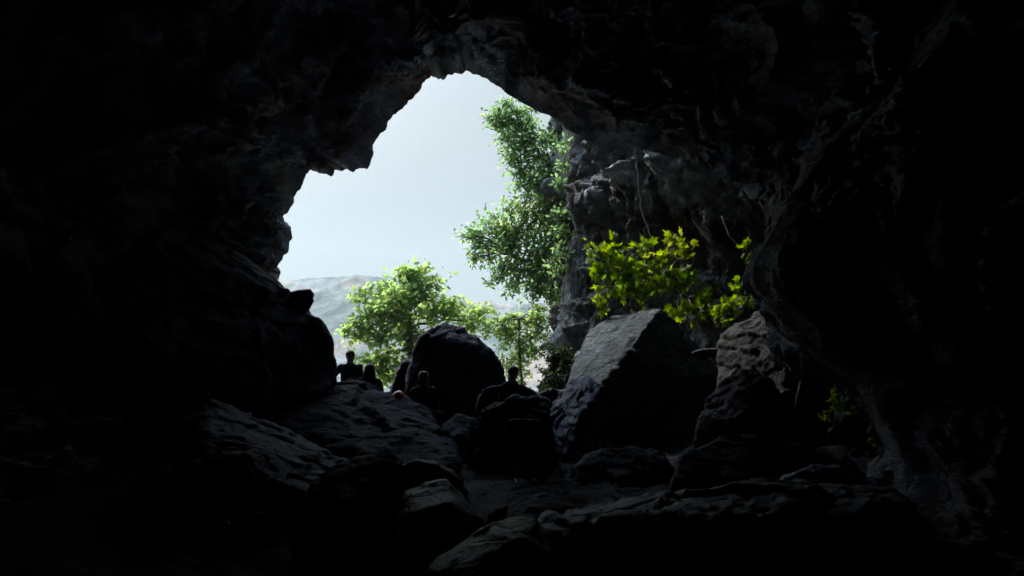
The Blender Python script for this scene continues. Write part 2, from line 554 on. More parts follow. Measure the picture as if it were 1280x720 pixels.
def make_cliff():
    plan = np.array([(4.5, 40), (2.6, 30), (1.75, 24.5), (1.36, 21.9), (1.27, 21.3), (1.55, 20.8), (2.3, 20.0), (3.2, 19.1), (4.6, 17.9), (6.0, 16.4), (7.0, 14.2), (8.0, 11), (8.6, 7.5)], float)
    seg = np.linalg.norm(np.diff(plan, axis=0), axis=1); cs = np.concatenate([[0], np.cumsum(seg)])
    e_s = cs[4]
    ns = 520
    s_ = np.concatenate([np.linspace(0, cs[2], 50, endpoint=False), np.linspace(cs[2], cs[-2], ns - 80, endpoint=False), np.linspace(cs[-2], cs[-1], 30)])
    X = np.interp(s_, cs, plan[:, 0]); Y = np.interp(s_, cs, plan[:, 1])
    zs = np.concatenate([np.linspace(-3, 9, 330, endpoint=False), np.linspace(9, 22, 60)])
    edge = np.array([(686, 90), (690, 135), (698, 165), (701, 190), (703, 215), (710, 240), (704, 262), (708, 285), (700, 315), (693, 345), (690, 375), (684, 400), (680, 425), (676, 455), (672, 490), (666, 520), (655, 560)], float)
    ep = np.array([at(e[0], e[1], 21.3) for e in edge])
    o_ = np.argsort(ep[:, 2])
    dxz = np.interp(zs, ep[o_, 2], ep[o_, 0]) - 1.27 + 0.22
    SX, SZ = np.meshgrid(np.arange(len(s_)), np.arange(len(zs)))
    x = X[SX.ravel()] + dxz[SZ.ravel()] * np.exp(-((s_[SX.ravel()] - e_s) / 2.2) ** 2)
    y = Y[SX.ravel()].copy(); z = zs[SZ.ravel()].copy()
    x += 0.35 * np.maximum(z - 9, 0)
    co = np.stack([x, y, z], 1)
    me = mesh_from(co, grid_faces(len(s_), len(zs)), 'cliff_wall')
    no = normals(me)
    sgn = 1.0 if no[200 * len(s_) + 300] @ (CAM + np.array([-4, 4, 0]) - co[200 * len(s_) + 300]) > 0 else -1.0
    q = co
    warp = np.stack([fbm(q * 0.5 + 5, 3), fbm(q * 0.5 + 31, 3), fbm(q * 0.5 + 57, 3)], 1)
    qw = q + 0.35 * warp
    tl = np.array([[0.93, 0.0, 0.37], [0, 1, 0], [-0.37, 0, 0.93]])
    qt = (qw @ tl.T) * np.array([1.1, 1.0, 0.8])
    d = 0.45 * fbm(qw * 0.4, 3) + 0.55 * facets(qt * 0.6) + 0.38 * facets(qt * 1.3 + 4) + 0.2 * facets(qt * 2.9 + 6) + 0.08 * facets(qt * 6.5 + 2) + 0.10 * ridged(qw * np.array([2.2, 2.2, 0.9]), 4, gain=0.6) + 0.03 * fbm(q * 8, 3)
    # overhanging upper blocks, hollow below them
    d += 0.5 * np.exp(-((z - 6.2) / 1.3) ** 2) - 0.45 * np.exp(-((z - 4.4) / 0.8) ** 2 - ((s_[SX.ravel()] - e_s - 3.2) / 2.0) ** 2)
    d += 1.0 * smooth01((z - 5.9) / 2.0) * smooth01((s_[SX.ravel()] - e_s - 0.6) / 2.0)
    ef = 0.15 + 0.85 * smooth01(np.abs(s_[SX.ravel()] - e_s) / 1.0)
    setco(me, co + no * (d * ef * sgn)[:, None])
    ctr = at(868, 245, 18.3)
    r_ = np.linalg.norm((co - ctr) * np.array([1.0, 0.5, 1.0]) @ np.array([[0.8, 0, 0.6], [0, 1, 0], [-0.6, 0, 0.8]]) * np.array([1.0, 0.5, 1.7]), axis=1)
    patch_mask = smooth01((1.25 - r_ + 0.9 * fbm(co * np.array([1.6, 1.6, 0.9]) + 33, 4, gain=0.6)) / 0.5)
    a_ = me.attributes.new('pale_lit_patch', 'FLOAT', 'POINT')
    a_.data.foreach_set('value', patch_mask.astype(np.float32))
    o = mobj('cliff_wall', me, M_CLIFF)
    tag(o, 'broken grey and brown cliff face outside the mouth, lit by the open sky', 'cliff', kind='structure')


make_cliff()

# ------------------------------------------------------------------ near flowstone ridge on the right
def make_ridge():
    E = [(1290, -120, 8.4), (1215, -30, 8.3), (1160, 60, 8.2), (1128, 100, 8.1), (1060, 152, 8.0), (1010, 205, 8.0), (985, 250, 8.0), (962, 295, 8.0),
         (940, 332, 8.0), (941, 352, 8.0), (962, 388, 7.9), (990, 425, 7.8), (1030, 452, 7.7), (1078, 482, 7.5), (1105, 525, 7.3),
         (1126, 575, 7.1), (1132, 612, 6.9), (1112, 662, 6.6), (1100, 740, 6.3), (1090, 860, 6.0)]
    E = np.array(E, float)
    seg = np.linalg.norm(np.diff(E[:, :2], axis=0), axis=1)
    cs = np.concatenate([[0], np.cumsum(seg)])
    nk = 260
    s = np.linspace(0, cs[-1], nk)
    e = np.stack([np.interp(s, cs, E[:, k]) for k in range(3)], 1)
    k = np.ones(7) / 7
    for j in range(3):
        pad = np.pad(e[:, j], 3, mode='edge')
        e[:, j] = np.convolve(pad, k, 'valid')
    ep = np.array([at(*p) for p in e])
    nv = 240
    v = np.linspace(-1, 1, nv)
    v = np.sign(v) * np.abs(v) ** 1.3
    rows = []
    for vi in v:
        p = ep.copy()
        if vi >= 0:
            a = vi
            p[:, 0] += 3.4 * a ** 1.25
            p[:, 1] += -0.2 * math.sqrt(a) - 9.5 * a ** 1.25
        else:
            a = -vi
            p[:, 0] += 3.0 * a ** 1.3
            p[:, 1] += 0.5 * math.sqrt(a) + 4.5 * a
        rows.append(p)
    co = np.concatenate(rows)
    me = mesh_from(co, grid_faces(nk, nv), 'cave_wall')
    no = normals(me)
    vv = np.repeat(v, nk)
    q = co.copy()
    warp = np.stack([fbm(q * 0.6 + 3, 3), fbm(q * 0.6 + 23, 3), fbm(q * 0.6 + 43, 3)], 1)
    qw = q + 0.5 * warp
    # vertical draperies
    rib = ridged(qw * np.array([1.5, 1.1, 0.28]) + 8, 4, gain=0.5)
    d = 0.30 * rib + 0.30 * fbm(qw * 0.6 + 70, 3) + 0.05 * ridged(qw * np.array([5, 5, 1.6]), 3) + 0.02 * fbm(qw * 8, 3)
    fade = 0.12 + 0.88 * smooth01(np.abs(vv) / 0.16)
    i = (nv * 3 // 4) * nk + nk // 2
    sgn = 1.0 if no[i] @ (CAM - co[i]) > 0 else -1.0
    setco(me, co + no * (d * fade * sgn)[:, None])
    o = mobj('cave_wall', me, M_CAVE)
    tag(o, 'near black flowstone ridge of the cave wall hanging down in folds', 'cave wall', kind='structure')


make_ridge()

# ------------------------------------------------------------------ cave floor and outside ground
def heightfield(name, xs, ys, fn, mat, label, cat):
    X, Y = np.meshgrid(xs, ys)
    Z = fn(X.ravel(), Y.ravel())
    me = mesh_from(np.stack([X.ravel(), Y.ravel(), Z], 1), grid_faces(len(xs), len(ys)), name)
    o = mobj(name, me, mat)
    tag(o, label, cat, kind='structure')
    return o


heightfield('cave_floor', np.linspace(-10, 9, 240), np.linspace(-9, 26, 420), floor_z, M_FLOOR,
            'dark uneven dirt and stone floor of the cave', 'floor')


def ground_mat():
    m, N, L = nt('valley_ground')
    out = N.new('ShaderNodeOutputMaterial'); b = N.new('ShaderNodeBsdfPrincipled')
    L.new(b.outputs[0], out.inputs[0])
    tc = N.new('ShaderNodeTexCoord')
    n = noise(N, L, tc.outputs['Object'], 0.12, 8, 0.65)
    grass = ramp(N, L, n, [(0.35, (0.03, 0.05, 0.02)), (0.5, (0.07, 0.085, 0.04)), (0.65, (0.2, 0.18, 0.13))])
    bounce_scree = ramp(N, L, noise(N, L, tc.outputs['Object'], 2.2, 8, 0.7), [(0.3, (0.22, 0.215, 0.2)), (0.7, (0.5, 0.49, 0.46))])  # pale ground near the mouth, added to bounce light onto the ceiling
    ln = N.new('ShaderNodeVectorMath'); ln.operation = 'DISTANCE'; ln.inputs[1].default_value = (-1, 27, -2)
    L.new(tc.outputs['Object'], ln.inputs[0])
    wob = N.new('ShaderNodeMath'); wob.operation = 'MULTIPLY_ADD'; wob.inputs[1].default_value = 14
    L.new(noise(N, L, tc.outputs['Object'], 0.3, 5, 0.6), wob.inputs[0]); L.new(ln.outputs['Value'], wob.inputs[2])
    pale = N.new('ShaderNodeMapRange'); pale.inputs['From Min'].default_value = 18; pale.inputs['From Max'].default_value = 26
    pale.inputs['To Min'].default_value = 1; pale.inputs['To Max'].default_value = 0
    L.new(wob.outputs[0], pale.inputs['Value'])
    gm = N.new('ShaderNodeMix'); gm.data_type = 'RGBA'
    L.new(pale.outputs[0], gm.inputs[0]); L.new(grass, gm.inputs[6]); L.new(bounce_scree, gm.inputs[7])
    L.new(gm.outputs[2], b.inputs['Base Color'])
    b.inputs['Roughness'].default_value = 0.9
    bp = N.new('ShaderNodeBump'); bp.inputs['Strength'].default_value = 0.6; bp.inputs['Distance'].default_value = 0.5
    L.new(noise(N, L, tc.outputs['Object'], 1.5, 6, 0.7), bp.inputs['Height']); L.new(bp.outputs[0], b.inputs['Normal'])
    return m


def ground_z(x, y):
    p = np.stack([x, y, np.zeros_like(x)], 1)
    z = -1.6 - 26 * smooth01((y - 26) / 160) + 0.5 * fbm(p * 0.08, 3)
    z = z - 3.0 * smooth01((22 - y) / 6)
    return z + 0.0


def dense_axis(lo, hi, n, c, k):
    u = np.linspace(-1, 1, n)
    s = np.sinh(u * k) / np.sinh(k)
    return np.where(s > 0, c + s * (hi - c), c + s * (c - lo))


heightfield('ground', dense_axis(-720, 720, 160, 0, 4), dense_axis(-720, 720, 160, 30, 4), ground_z, ground_mat(),
            'green sloping ground of the valley below the cave', 'ground')


def mountain_mat():
    m, N, L = nt('mountain_slope')
    out = N.new('ShaderNodeOutputMaterial'); b = N.new('ShaderNodeBsdfPrincipled')
    L.new(b.outputs[0], out.inputs[0])
    tc = N.new('ShaderNodeTexCoord')
    v = tc.outputs['Object']
    n1 = noise(N, L, v, 0.055, 9, 0.72, 0.5)
    n2 = noise(N, L, v, 0.028, 6, 0.6)
    c = ramp(N, L, n1, [(0.38, (0.045, 0.056, 0.042)), (0.49, (0.085, 0.1, 0.078)), (0.56, (0.14, 0.145, 0.135)), (0.74, (0.21, 0.21, 0.2))])
    r = ramp(N, L, n2, [(0.52, (0, 0, 0)), (0.62, (0.7, 0.7, 0.7))])
    mx = N.new('ShaderNodeMix'); mx.data_type = 'RGBA'
    L.new(r, mx.inputs[0]); L.new(c, mx.inputs[6]); mx.inputs[7].default_value = (0.3, 0.2, 0.13, 1)
    L.new(mx.outputs[2], b.inputs['Base Color'])
    b.inputs['Roughness'].default_value = 0.95
    bp = N.new('ShaderNodeBump'); bp.inputs['Strength'].default_value = 0.9; bp.inputs['Distance'].default_value = 5
    L.new(n1, bp.inputs['Height']); L.new(bp.outputs[0], b.inputs['Normal'])
    return m


def mountain():
    D = 360.0
    prof = [(-1200, 420), (-400, 385), (0, 380), (200, 372), (330, 360), (375, 354), (392, 350), (420, 350), (450, 346), (480, 349), (510, 358), (560, 372), (600, 379), (640, 383),
            (690, 382), (740, 376), (900, 370), (1200, 390), (2400, 425)]
    px = np.array([p[0] for p in prof], float)
    zz = np.array([at(p[0], p[1], D)[2] for p in prof])
    xx = np.array([at(p[0], p[1], D)[0] for p in prof])
    xs = np.concatenate([np.linspace(-600, -120, 60, endpoint=False), np.linspace(-120, 60, 300, endpoint=False), np.linspace(60, 600, 60)])
    ys = np.linspace(190, 600, 220)

    def fn(x, y):
        top = np.interp(x, xx, zz)
        p = np.stack([x, y, np.zeros_like(x)], 1)
        k = np.where(y < D, smooth01((y - 190) / (D - 190)) ** 1.0, 1 - smooth01((y - D) / 240))
        rel = (top + 30) * k
        rough = ridged(p * 0.05, 5) * 4 + fbm(p * 0.015 + 3, 3) * 5.6
        z = -30 + rel + rough * k * smooth01(np.abs(y - D) / 36) + ridged(p * 0.15, 3) * 0.65 * k
        return z

    heightfield('mountain', xs, ys, fn, mountain_mat(), 'hazy pale rocky mountain ridge with scrub beyond the trees', 'mountain')


mountain()

# ================================================================== BOULDERS
# left mass
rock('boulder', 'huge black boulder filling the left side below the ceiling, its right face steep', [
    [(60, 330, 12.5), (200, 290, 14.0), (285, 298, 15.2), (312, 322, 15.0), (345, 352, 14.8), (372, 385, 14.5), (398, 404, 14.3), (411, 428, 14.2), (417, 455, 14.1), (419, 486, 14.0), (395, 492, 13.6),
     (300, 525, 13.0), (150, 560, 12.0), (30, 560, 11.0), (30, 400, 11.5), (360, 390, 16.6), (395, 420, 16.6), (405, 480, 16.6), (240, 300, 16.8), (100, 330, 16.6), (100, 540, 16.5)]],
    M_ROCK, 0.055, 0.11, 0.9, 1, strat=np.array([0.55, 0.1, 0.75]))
rock('boulder', 'small blocky boulder with a notch perched on the right shoulder of the huge black boulder', [
    front_back([(358, 366), (372, 362), (388, 360), (393, 367), (392, 380), (386, 388), (366, 388)], 14.6, 0.7, 0.95),
    front_back([(364, 380), (386, 384), (385, 396), (392, 410), (368, 412)], 14.62, 0.6, 0.95)], M_ROCK, 0.03, 0.03, 2.0, 2)
# central boulder in the mouth
rock('boulder', 'large dark rounded boulder standing in the middle of the cave mouth before the green tree', [
    [(505, 500, 16.8), (512, 470, 16.6), (516, 442, 16.5), (524, 422, 16.5), (538, 410, 16.6), (556, 405, 16.7), (578, 411, 16.7), (600, 422, 16.6), (617, 441, 16.5), (627, 458, 16.5), (634, 480, 16.6),
     (640, 560, 17.0), (505, 560, 17.0), (540, 470, 16.3), (600, 470, 16.3), (570, 430, 16.35), (570, 520, 16.7),
     (530, 450, 18.6), (600, 452, 18.6), (622, 490, 18.6), (630, 560, 18.6), (515, 560, 18.6), (515, 490, 18.6)]],
    M_DARK, 0.04, 0.075, 1.3, 3, strat=np.array([-0.6, 0.2, 0.75]))
rock('boulder', 'narrow dark boulder leaning on the left flank of the rounded mouth boulder', [
    front_back([(497, 465), (504, 454), (514, 450), (521, 458), (520, 520), (488, 520), (489, 490)], 16.9, 1.1, 0.95)], M_DARK, 0.03, 0.05, 1.8, 4)
# right slab
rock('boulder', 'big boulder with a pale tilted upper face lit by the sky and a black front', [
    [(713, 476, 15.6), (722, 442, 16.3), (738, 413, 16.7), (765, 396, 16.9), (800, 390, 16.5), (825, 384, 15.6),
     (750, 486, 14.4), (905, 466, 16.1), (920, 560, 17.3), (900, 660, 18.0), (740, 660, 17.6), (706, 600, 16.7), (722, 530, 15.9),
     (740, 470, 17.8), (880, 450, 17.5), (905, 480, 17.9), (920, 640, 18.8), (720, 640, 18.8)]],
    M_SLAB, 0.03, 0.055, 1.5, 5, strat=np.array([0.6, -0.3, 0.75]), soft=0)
rock('boulder', 'ragged grey boulder sloping down leftward from the foot of the pale tilted slab', [
    [(666, 560, 13.40), (676, 530, 13.80), (690, 510, 14.10), (706, 492, 14.20), (720, 476, 14.20), (735, 468, 13.80), (752, 484, 13.20), (740, 505, 12.90), (722, 530, 12.80), (705, 570, 12.80),
     (700, 640, 12.60), (660, 640, 13.00), (690, 520, 15.00), (730, 480, 15.00), (740, 620, 14.80), (670, 620, 14.80)]],
    M_ROCK, 0.035, 0.09, 1.8, 6)
rock('boulder', 'low mossy stone at the foot of the cliff under the dark bush', [
    front_back([(664, 505), (672, 492), (690, 484), (706, 486), (716, 500), (712, 540), (664, 540)], 15.6, 1.2, 0.95)], M_BROWN, 0.04, 0.07, 1.6, 7)
rock('boulder', 'brownish rounded boulder on the right below the broad-leaved shrub', [
    [(903, 440, 14.4), (904, 420, 14.5), (914, 408, 14.6), (938, 394, 14.6), (964, 389, 14.3), (986, 425, 13.6), (1002, 470, 13.2), (1006, 530, 13.0), (990, 600, 13.0), (912, 620, 13.6),
     (984, 450, 13.2), (975, 520, 12.9), (905, 520, 14.0),
     (930, 420, 15.8), (985, 430, 15.8), (1000, 560, 15.6), (920, 560, 15.6)]],
    M_BROWN, 0.035, 0.12, 1.1, 8)
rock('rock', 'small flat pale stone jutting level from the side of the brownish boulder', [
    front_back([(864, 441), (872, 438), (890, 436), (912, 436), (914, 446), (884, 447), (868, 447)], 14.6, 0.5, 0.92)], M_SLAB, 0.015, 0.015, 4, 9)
rock('boulder', 'pointed dark boulder between the brownish boulder and the hanging ridge', [
    front_back([(990, 520), (1000, 478), (1012, 458), (1026, 449), (1034, 470), (1038, 520), (1020, 560), (985, 560)], 12.80, 0.9, 0.9)], M_BROWN, 0.03, 0.06, 2, 10)
rock('boulder', 'grey boulder beneath the small ivy on the right', [
    front_back([(1036, 540), (1056, 520), (1084, 516), (1104, 524), (1112, 550), (1096, 572), (1060, 574), (1040, 564)], 12.10, 0.9, 0.9)], M_BROWN, 0.03, 0.06, 2, 11)
rock('rock', 'upright egg shaped stone standing under the grey boulder by the ivy', [
    front_back([(1056, 598), (1062, 570), (1072, 558), (1084, 566), (1087, 590), (1082, 606), (1062, 606)], 11.40, 0.5, 0.9)], M_BROWN, 0.02, 0.03, 3, 12)
rock('rock', 'pale angular stone tucked against the foot of the hanging ridge', [
    front_back([(1084, 566), (1100, 554), (1114, 552), (1120, 574), (1118, 604), (1092, 606)], 11.20, 0.5, 0.9)], M_BROWN, 0.02, 0.03, 3, 13)
rock('boulder', 'rim lit boulder rising behind the long low ledge on the right', [
    front_back([(965, 615), (978, 602), (1002, 590), (1030, 580), (1052, 580), (1066, 594), (1072, 625), (1000, 640), (962, 640)], 7.9, 1.0, 0.92)], M_FORE, 0.03, 0.05, 2, 14)
rock('boulder', 'long low ledge boulder crossing the bottom right, thin bright rim along its top', [
    [(668, 662, 6.0), (690, 646, 6.2), (730, 634, 6.4), (790, 636, 6.4), (850, 632, 6.4), (905, 622, 6.4), (950, 608, 6.5), (1000, 606, 6.5), (1060, 612, 6.5), (1125, 604, 6.6),
     (1140, 640, 6.0), (1150, 780, 5.2), (660, 780, 5.2), (668, 690, 5.7), (760, 650, 5.8), (900, 640, 5.8),
     (700, 650, 7.2), (900, 640, 7.3), (1100, 620, 7.4), (1120, 700, 7.4), (700, 720, 7.2)]], M_FORE, 0.03, 0.06, 1.9, 15)
# foreground
rock('boulder', 'streaked grey boulder with a curved back at the bottom centre of the picture', [
    [(520, 735, 3.9), (545, 705, 4.1), (572, 684, 4.2), (602, 664, 4.3), (630, 651, 4.35), (652, 647, 4.35), (672, 652, 4.3), (690, 672, 4.2), (700, 720, 3.9), (560, 800, 3.5), (690, 800, 3.5), (610, 690, 3.9), (650, 675, 3.95),
     (600, 690, 4.9), (670, 680, 4.9), (690, 780, 4.8), (560, 780, 4.8)]], M_FORE, 0.018, 0.025, 2.6, 16, strat=np.array([0.55, -0.3, 0.75]))
rock('boulder', 'smooth humped boulder with a bright arched rim left of the streaked boulder', [
    [(498, 640, 6.2), (506, 614, 6.4), (530, 606, 6.5), (556, 601, 6.5), (576, 612, 6.4), (592, 632, 6.3), (609, 652, 6.2), (600, 668, 6.0), (560, 700, 5.6), (490, 710, 5.7), (520, 640, 5.9), (560, 630, 5.95),
     (520, 620, 7.1), (575, 622, 7.1), (600, 660, 7.0), (580, 720, 7), (510, 720, 7)]], M_FORE, 0.022, 0.03, 2.0, 17)
rock('boulder', 'low rounded rock behind the smooth humped boulder, its edge faintly lit', [
    front_back([(496, 596), (504, 584), (524, 578), (545, 580), (562, 590), (577, 600), (575, 625), (500, 630)], 7.4, 0.9, 0.92)], M_FORE, 0.025, 0.04, 2.2, 18)
rock('rock', 'small angular stone wedged between the humped boulder and the streaked boulder', [
    front_back([(604, 660), (612, 644), (627, 635), (632, 640), (626, 660), (618, 690), (604, 690)], 5.6, 0.5, 0.9)], M_FORE, 0.015, 0.015, 3.5, 19)
rock('boulder', 'long grey boulder sloping down to the right, its top faintly lit, lower left', [
    [(150, 640, 8.4), (205, 540, 10.2), (262, 508, 10.6), (292, 518, 10.6), (332, 526, 10.6), (372, 540, 10.5), (404, 557, 10.4), (434, 576, 10.2), (420, 600, 9.0), (380, 618, 8.4), (300, 600, 8.3), (230, 590, 8.5), (340, 575, 8.8), (260, 550, 9.0),
     (430, 620, 10.6), (200, 620, 11), (200, 760, 8.4), (420, 720, 8.6), (300, 640, 8.3), (380, 650, 8.5)]],
    M_ROCK, 0.035, 0.08, 1.5, 20)
rock('boulder', 'black lumpy boulder between the long sloping boulder and the humped boulder', [
    [(372, 640, 7.2), (392, 604, 7.5), (420, 588, 7.6), (456, 574, 7.7), (488, 566, 7.7), (500, 584, 7.5), (508, 620, 7.2), (496, 690, 6.6), (380, 720, 6.4), (440, 620, 7.0),
     (420, 600, 8.6), (480, 585, 8.6), (490, 680, 8.5), (400, 700, 8.5)]], M_DARK, 0.03, 0.06, 1.8, 21)
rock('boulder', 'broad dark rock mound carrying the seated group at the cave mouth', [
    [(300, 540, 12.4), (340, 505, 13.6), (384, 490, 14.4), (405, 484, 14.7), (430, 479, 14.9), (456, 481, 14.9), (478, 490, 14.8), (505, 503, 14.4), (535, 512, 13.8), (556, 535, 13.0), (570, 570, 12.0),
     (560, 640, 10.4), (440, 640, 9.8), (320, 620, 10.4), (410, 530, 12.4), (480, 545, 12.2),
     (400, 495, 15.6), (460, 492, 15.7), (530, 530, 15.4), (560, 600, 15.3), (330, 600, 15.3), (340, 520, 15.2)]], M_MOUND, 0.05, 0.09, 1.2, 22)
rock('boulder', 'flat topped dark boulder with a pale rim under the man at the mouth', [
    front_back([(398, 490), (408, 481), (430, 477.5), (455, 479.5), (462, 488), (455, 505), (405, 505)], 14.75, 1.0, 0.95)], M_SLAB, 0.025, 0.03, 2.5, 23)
rock('rock', 'small pale rounded stone under the steep edge of the huge black boulder', [
    front_back([(381, 494), (384, 490.5), (389, 489.5), (393, 492), (392, 497), (384, 498)], 13.9, 0.18, 0.9)], M_SLAB, 0.01, 0.008, 6, 24)
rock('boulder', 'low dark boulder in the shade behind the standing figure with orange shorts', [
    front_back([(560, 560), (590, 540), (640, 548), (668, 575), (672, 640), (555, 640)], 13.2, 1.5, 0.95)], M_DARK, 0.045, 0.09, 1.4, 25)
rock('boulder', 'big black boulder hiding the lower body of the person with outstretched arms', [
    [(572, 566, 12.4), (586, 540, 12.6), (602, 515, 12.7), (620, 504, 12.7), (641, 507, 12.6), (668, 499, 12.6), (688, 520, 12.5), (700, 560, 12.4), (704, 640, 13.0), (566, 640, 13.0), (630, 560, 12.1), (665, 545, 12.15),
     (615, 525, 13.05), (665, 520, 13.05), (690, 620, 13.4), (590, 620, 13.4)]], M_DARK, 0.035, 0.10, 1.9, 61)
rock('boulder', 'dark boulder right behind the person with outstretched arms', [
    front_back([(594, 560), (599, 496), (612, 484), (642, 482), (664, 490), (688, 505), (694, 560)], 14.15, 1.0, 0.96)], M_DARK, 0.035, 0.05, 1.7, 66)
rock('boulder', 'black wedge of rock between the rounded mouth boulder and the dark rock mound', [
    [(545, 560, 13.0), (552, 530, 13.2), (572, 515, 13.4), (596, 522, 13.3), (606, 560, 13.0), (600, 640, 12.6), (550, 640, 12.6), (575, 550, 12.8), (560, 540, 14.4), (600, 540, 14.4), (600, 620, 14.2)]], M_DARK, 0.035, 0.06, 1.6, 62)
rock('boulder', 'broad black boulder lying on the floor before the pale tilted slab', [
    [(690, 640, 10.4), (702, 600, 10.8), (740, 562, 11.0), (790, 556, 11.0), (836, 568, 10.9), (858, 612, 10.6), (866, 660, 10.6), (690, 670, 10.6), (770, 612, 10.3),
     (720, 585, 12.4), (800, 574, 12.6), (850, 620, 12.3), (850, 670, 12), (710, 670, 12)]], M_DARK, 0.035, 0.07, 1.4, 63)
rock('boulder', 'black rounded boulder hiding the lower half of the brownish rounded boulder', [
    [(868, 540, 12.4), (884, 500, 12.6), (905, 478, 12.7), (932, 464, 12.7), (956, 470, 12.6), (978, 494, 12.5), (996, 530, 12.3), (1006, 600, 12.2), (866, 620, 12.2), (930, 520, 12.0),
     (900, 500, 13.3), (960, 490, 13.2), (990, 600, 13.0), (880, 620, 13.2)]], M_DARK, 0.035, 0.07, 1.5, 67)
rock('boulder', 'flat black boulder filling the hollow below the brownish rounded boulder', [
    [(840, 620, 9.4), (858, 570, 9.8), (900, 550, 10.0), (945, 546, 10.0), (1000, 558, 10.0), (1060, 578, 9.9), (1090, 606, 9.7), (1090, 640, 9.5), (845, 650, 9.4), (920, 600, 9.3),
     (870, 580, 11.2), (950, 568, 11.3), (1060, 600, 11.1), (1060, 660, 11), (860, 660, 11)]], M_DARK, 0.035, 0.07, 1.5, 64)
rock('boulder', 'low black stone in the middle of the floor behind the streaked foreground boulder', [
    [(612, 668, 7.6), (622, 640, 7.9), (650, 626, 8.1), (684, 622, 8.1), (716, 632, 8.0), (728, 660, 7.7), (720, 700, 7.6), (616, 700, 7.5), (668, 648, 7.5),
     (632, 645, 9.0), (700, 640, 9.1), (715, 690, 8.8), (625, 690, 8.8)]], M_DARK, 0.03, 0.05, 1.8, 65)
rg_r = np.random.default_rng(77)
protos = []
for k in range(4):
    bm = bmesh.new()
    pts = rg_r.normal(size=(14, 3)); pts /= np.linalg.norm(pts, axis=1)[:, None]
    pts *= np.array([1.0, 0.8, 0.6]) * (0.8 + 0.4 * rg_r.random((14, 1)))
    me = remesh(hull_mesh(list(pts)), 0.09, 1)
    c = coords(me)
    setco(me, c + normals(me) * (0.08 * facets(c * 1.6 + k * 9) + 0.04 * fbm(c * 5 + k * 5, 3))[:, None])
    shade(me); me.materials.append(M_DARK)
    me.name = 'rubble_stone'
    protos.append(me)
for k in range(46):
    x = rg_r.uniform(-1.6, 4.6); y = rg_r.uniform(6.0, 13.5)
    r = 0.05 + 0.16 * rg_r.random() ** 2
    zf = float(floor_z(np.array([x]), np.array([y]))[0])
    o = bpy.data.objects.new('rubble_stone', protos[k % 4])
    link(o)
    o.location = (x, y, zf + r * 0.3)
    o.rotation_euler = (rg_r.uniform(-.4, .4), rg_r.uniform(-.4, .4), rg_r.uniform(0, 6.28))
    o.scale = (r, r, r)
    tag(o, 'small dark broken stone among the rubble between boulders on the cave floor', 'stone', 'rubble stones on the cave floor')
# pebbles at lower left
for k, (px, py, w, h) in enumerate([(212, 655, 8, 5), (224, 659, 10, 6), (236, 656, 9, 6), (247, 660, 11, 7), (258, 655, 10, 7), (270, 657, 12, 7), (281, 655, 9, 6), (322, 643, 10, 5)]):
    w *= 0.8; h *= 0.8
    rock('pebble', 'small loose pebble in a short row on the dark floor at lower left',
         front_back([(px - w, py), (px - w * .5, py - h), (px + w * .5, py - h * .9), (px + w, py - h * .1), (px + w * .6, py + h), (px - w * .6, py + h)], 6.8, 0.12, 0.9),
         M_ROCK, 0.008, 0.012, 5, 30 + k, cat='pebble', group='loose pebbles on the floor at lower left')

# ================================================================== VEGETATION
def tube_path(bm_v, bm_f, pts, r0, r1, sides=6, wob=0.0):
    pts = np.array(pts, float)
    n = len(pts)
    base = len(bm_v)
    up = np.array([0.13, 0.21, 0.97])
    for i, p in enumerate(pts):
        t = pts[min(i + 1, n - 1)] - pts[max(i - 1, 0)]
        t = t / (np.linalg.norm(t) + 1e-9)
        a = np.cross(t, up)
        if np.linalg.norm(a) < 1e-3:
            a = np.cross(t, np.array([1.0, 0, 0]))
        a /= np.linalg.norm(a); b = np.cross(t, a)
        r = r0 + (r1 - r0) * (i / max(1, n - 1)) ** 0.8
        for k in range(sides):
            an = 2 * math.pi * k / sides
            rr = r * (1 + wob * math.sin(3 * an + i * 1.7))
            bm_v.append(p + rr * (math.cos(an) * a + math.sin(an) * b))
    for i in range(n - 1):
        for k in range(sides):
            k1 = (k + 1) % sides
            bm_f.append((base + i * sides + k, base + i * sides + k1, base + (i + 1) * sides + k1, base + (i + 1) * sides + k))
    bm_f.append(tuple(base + k for k in range(sides))[::-1])
    bm_f.append(tuple(base + (n - 1) * sides + k for k in range(sides)))


def bez(a, b, bow, n, jit, rg):
    a, b = np.array(a), np.array(b)
    L = np.linalg.norm(b - a)
    c = (a + b) / 2 + np.array(bow)
    t = np.linspace(0, 1, n)[:, None]
    p = (1 - t) ** 2 * a + 2 * t * (1 - t) * c + t * t * b
    j = rg.normal(size=(n, 3)) * jit * L
    j[0] = 0; j[-1] *= 0.3
    return p + j


def lobed(n_l, depth, wid):
    """outline of a lobed leaf, length 1 along +y, in the xy plane"""
    pts = [(0.0, 0.0)]
    angs = np.linspace(-115, 115, n_l)
    tips = []
    for i, a in enumerate(angs):
        ln = (1.0 - 0.42 * (abs(a) / 115)) * wid
        tips.append((math.sin(R(a)) * ln * 0.62, 0.36 + math.cos(R(a)) * ln * 0.64, a))
    out = [(0.03, 0.02)]
    for i in range(n_l - 1, -1, -1):
        out.append(tips[i][:2])
        if i > 0:
            am = R((angs[i] + angs[i - 1]) / 2)
            rr = (1 - depth) * wid
            out.append((math.sin(am) * rr * 0.5, 0.36 + math.cos(am) * rr * 0.52))
    out.append((-0.03, 0.02))
    return np.array(out)


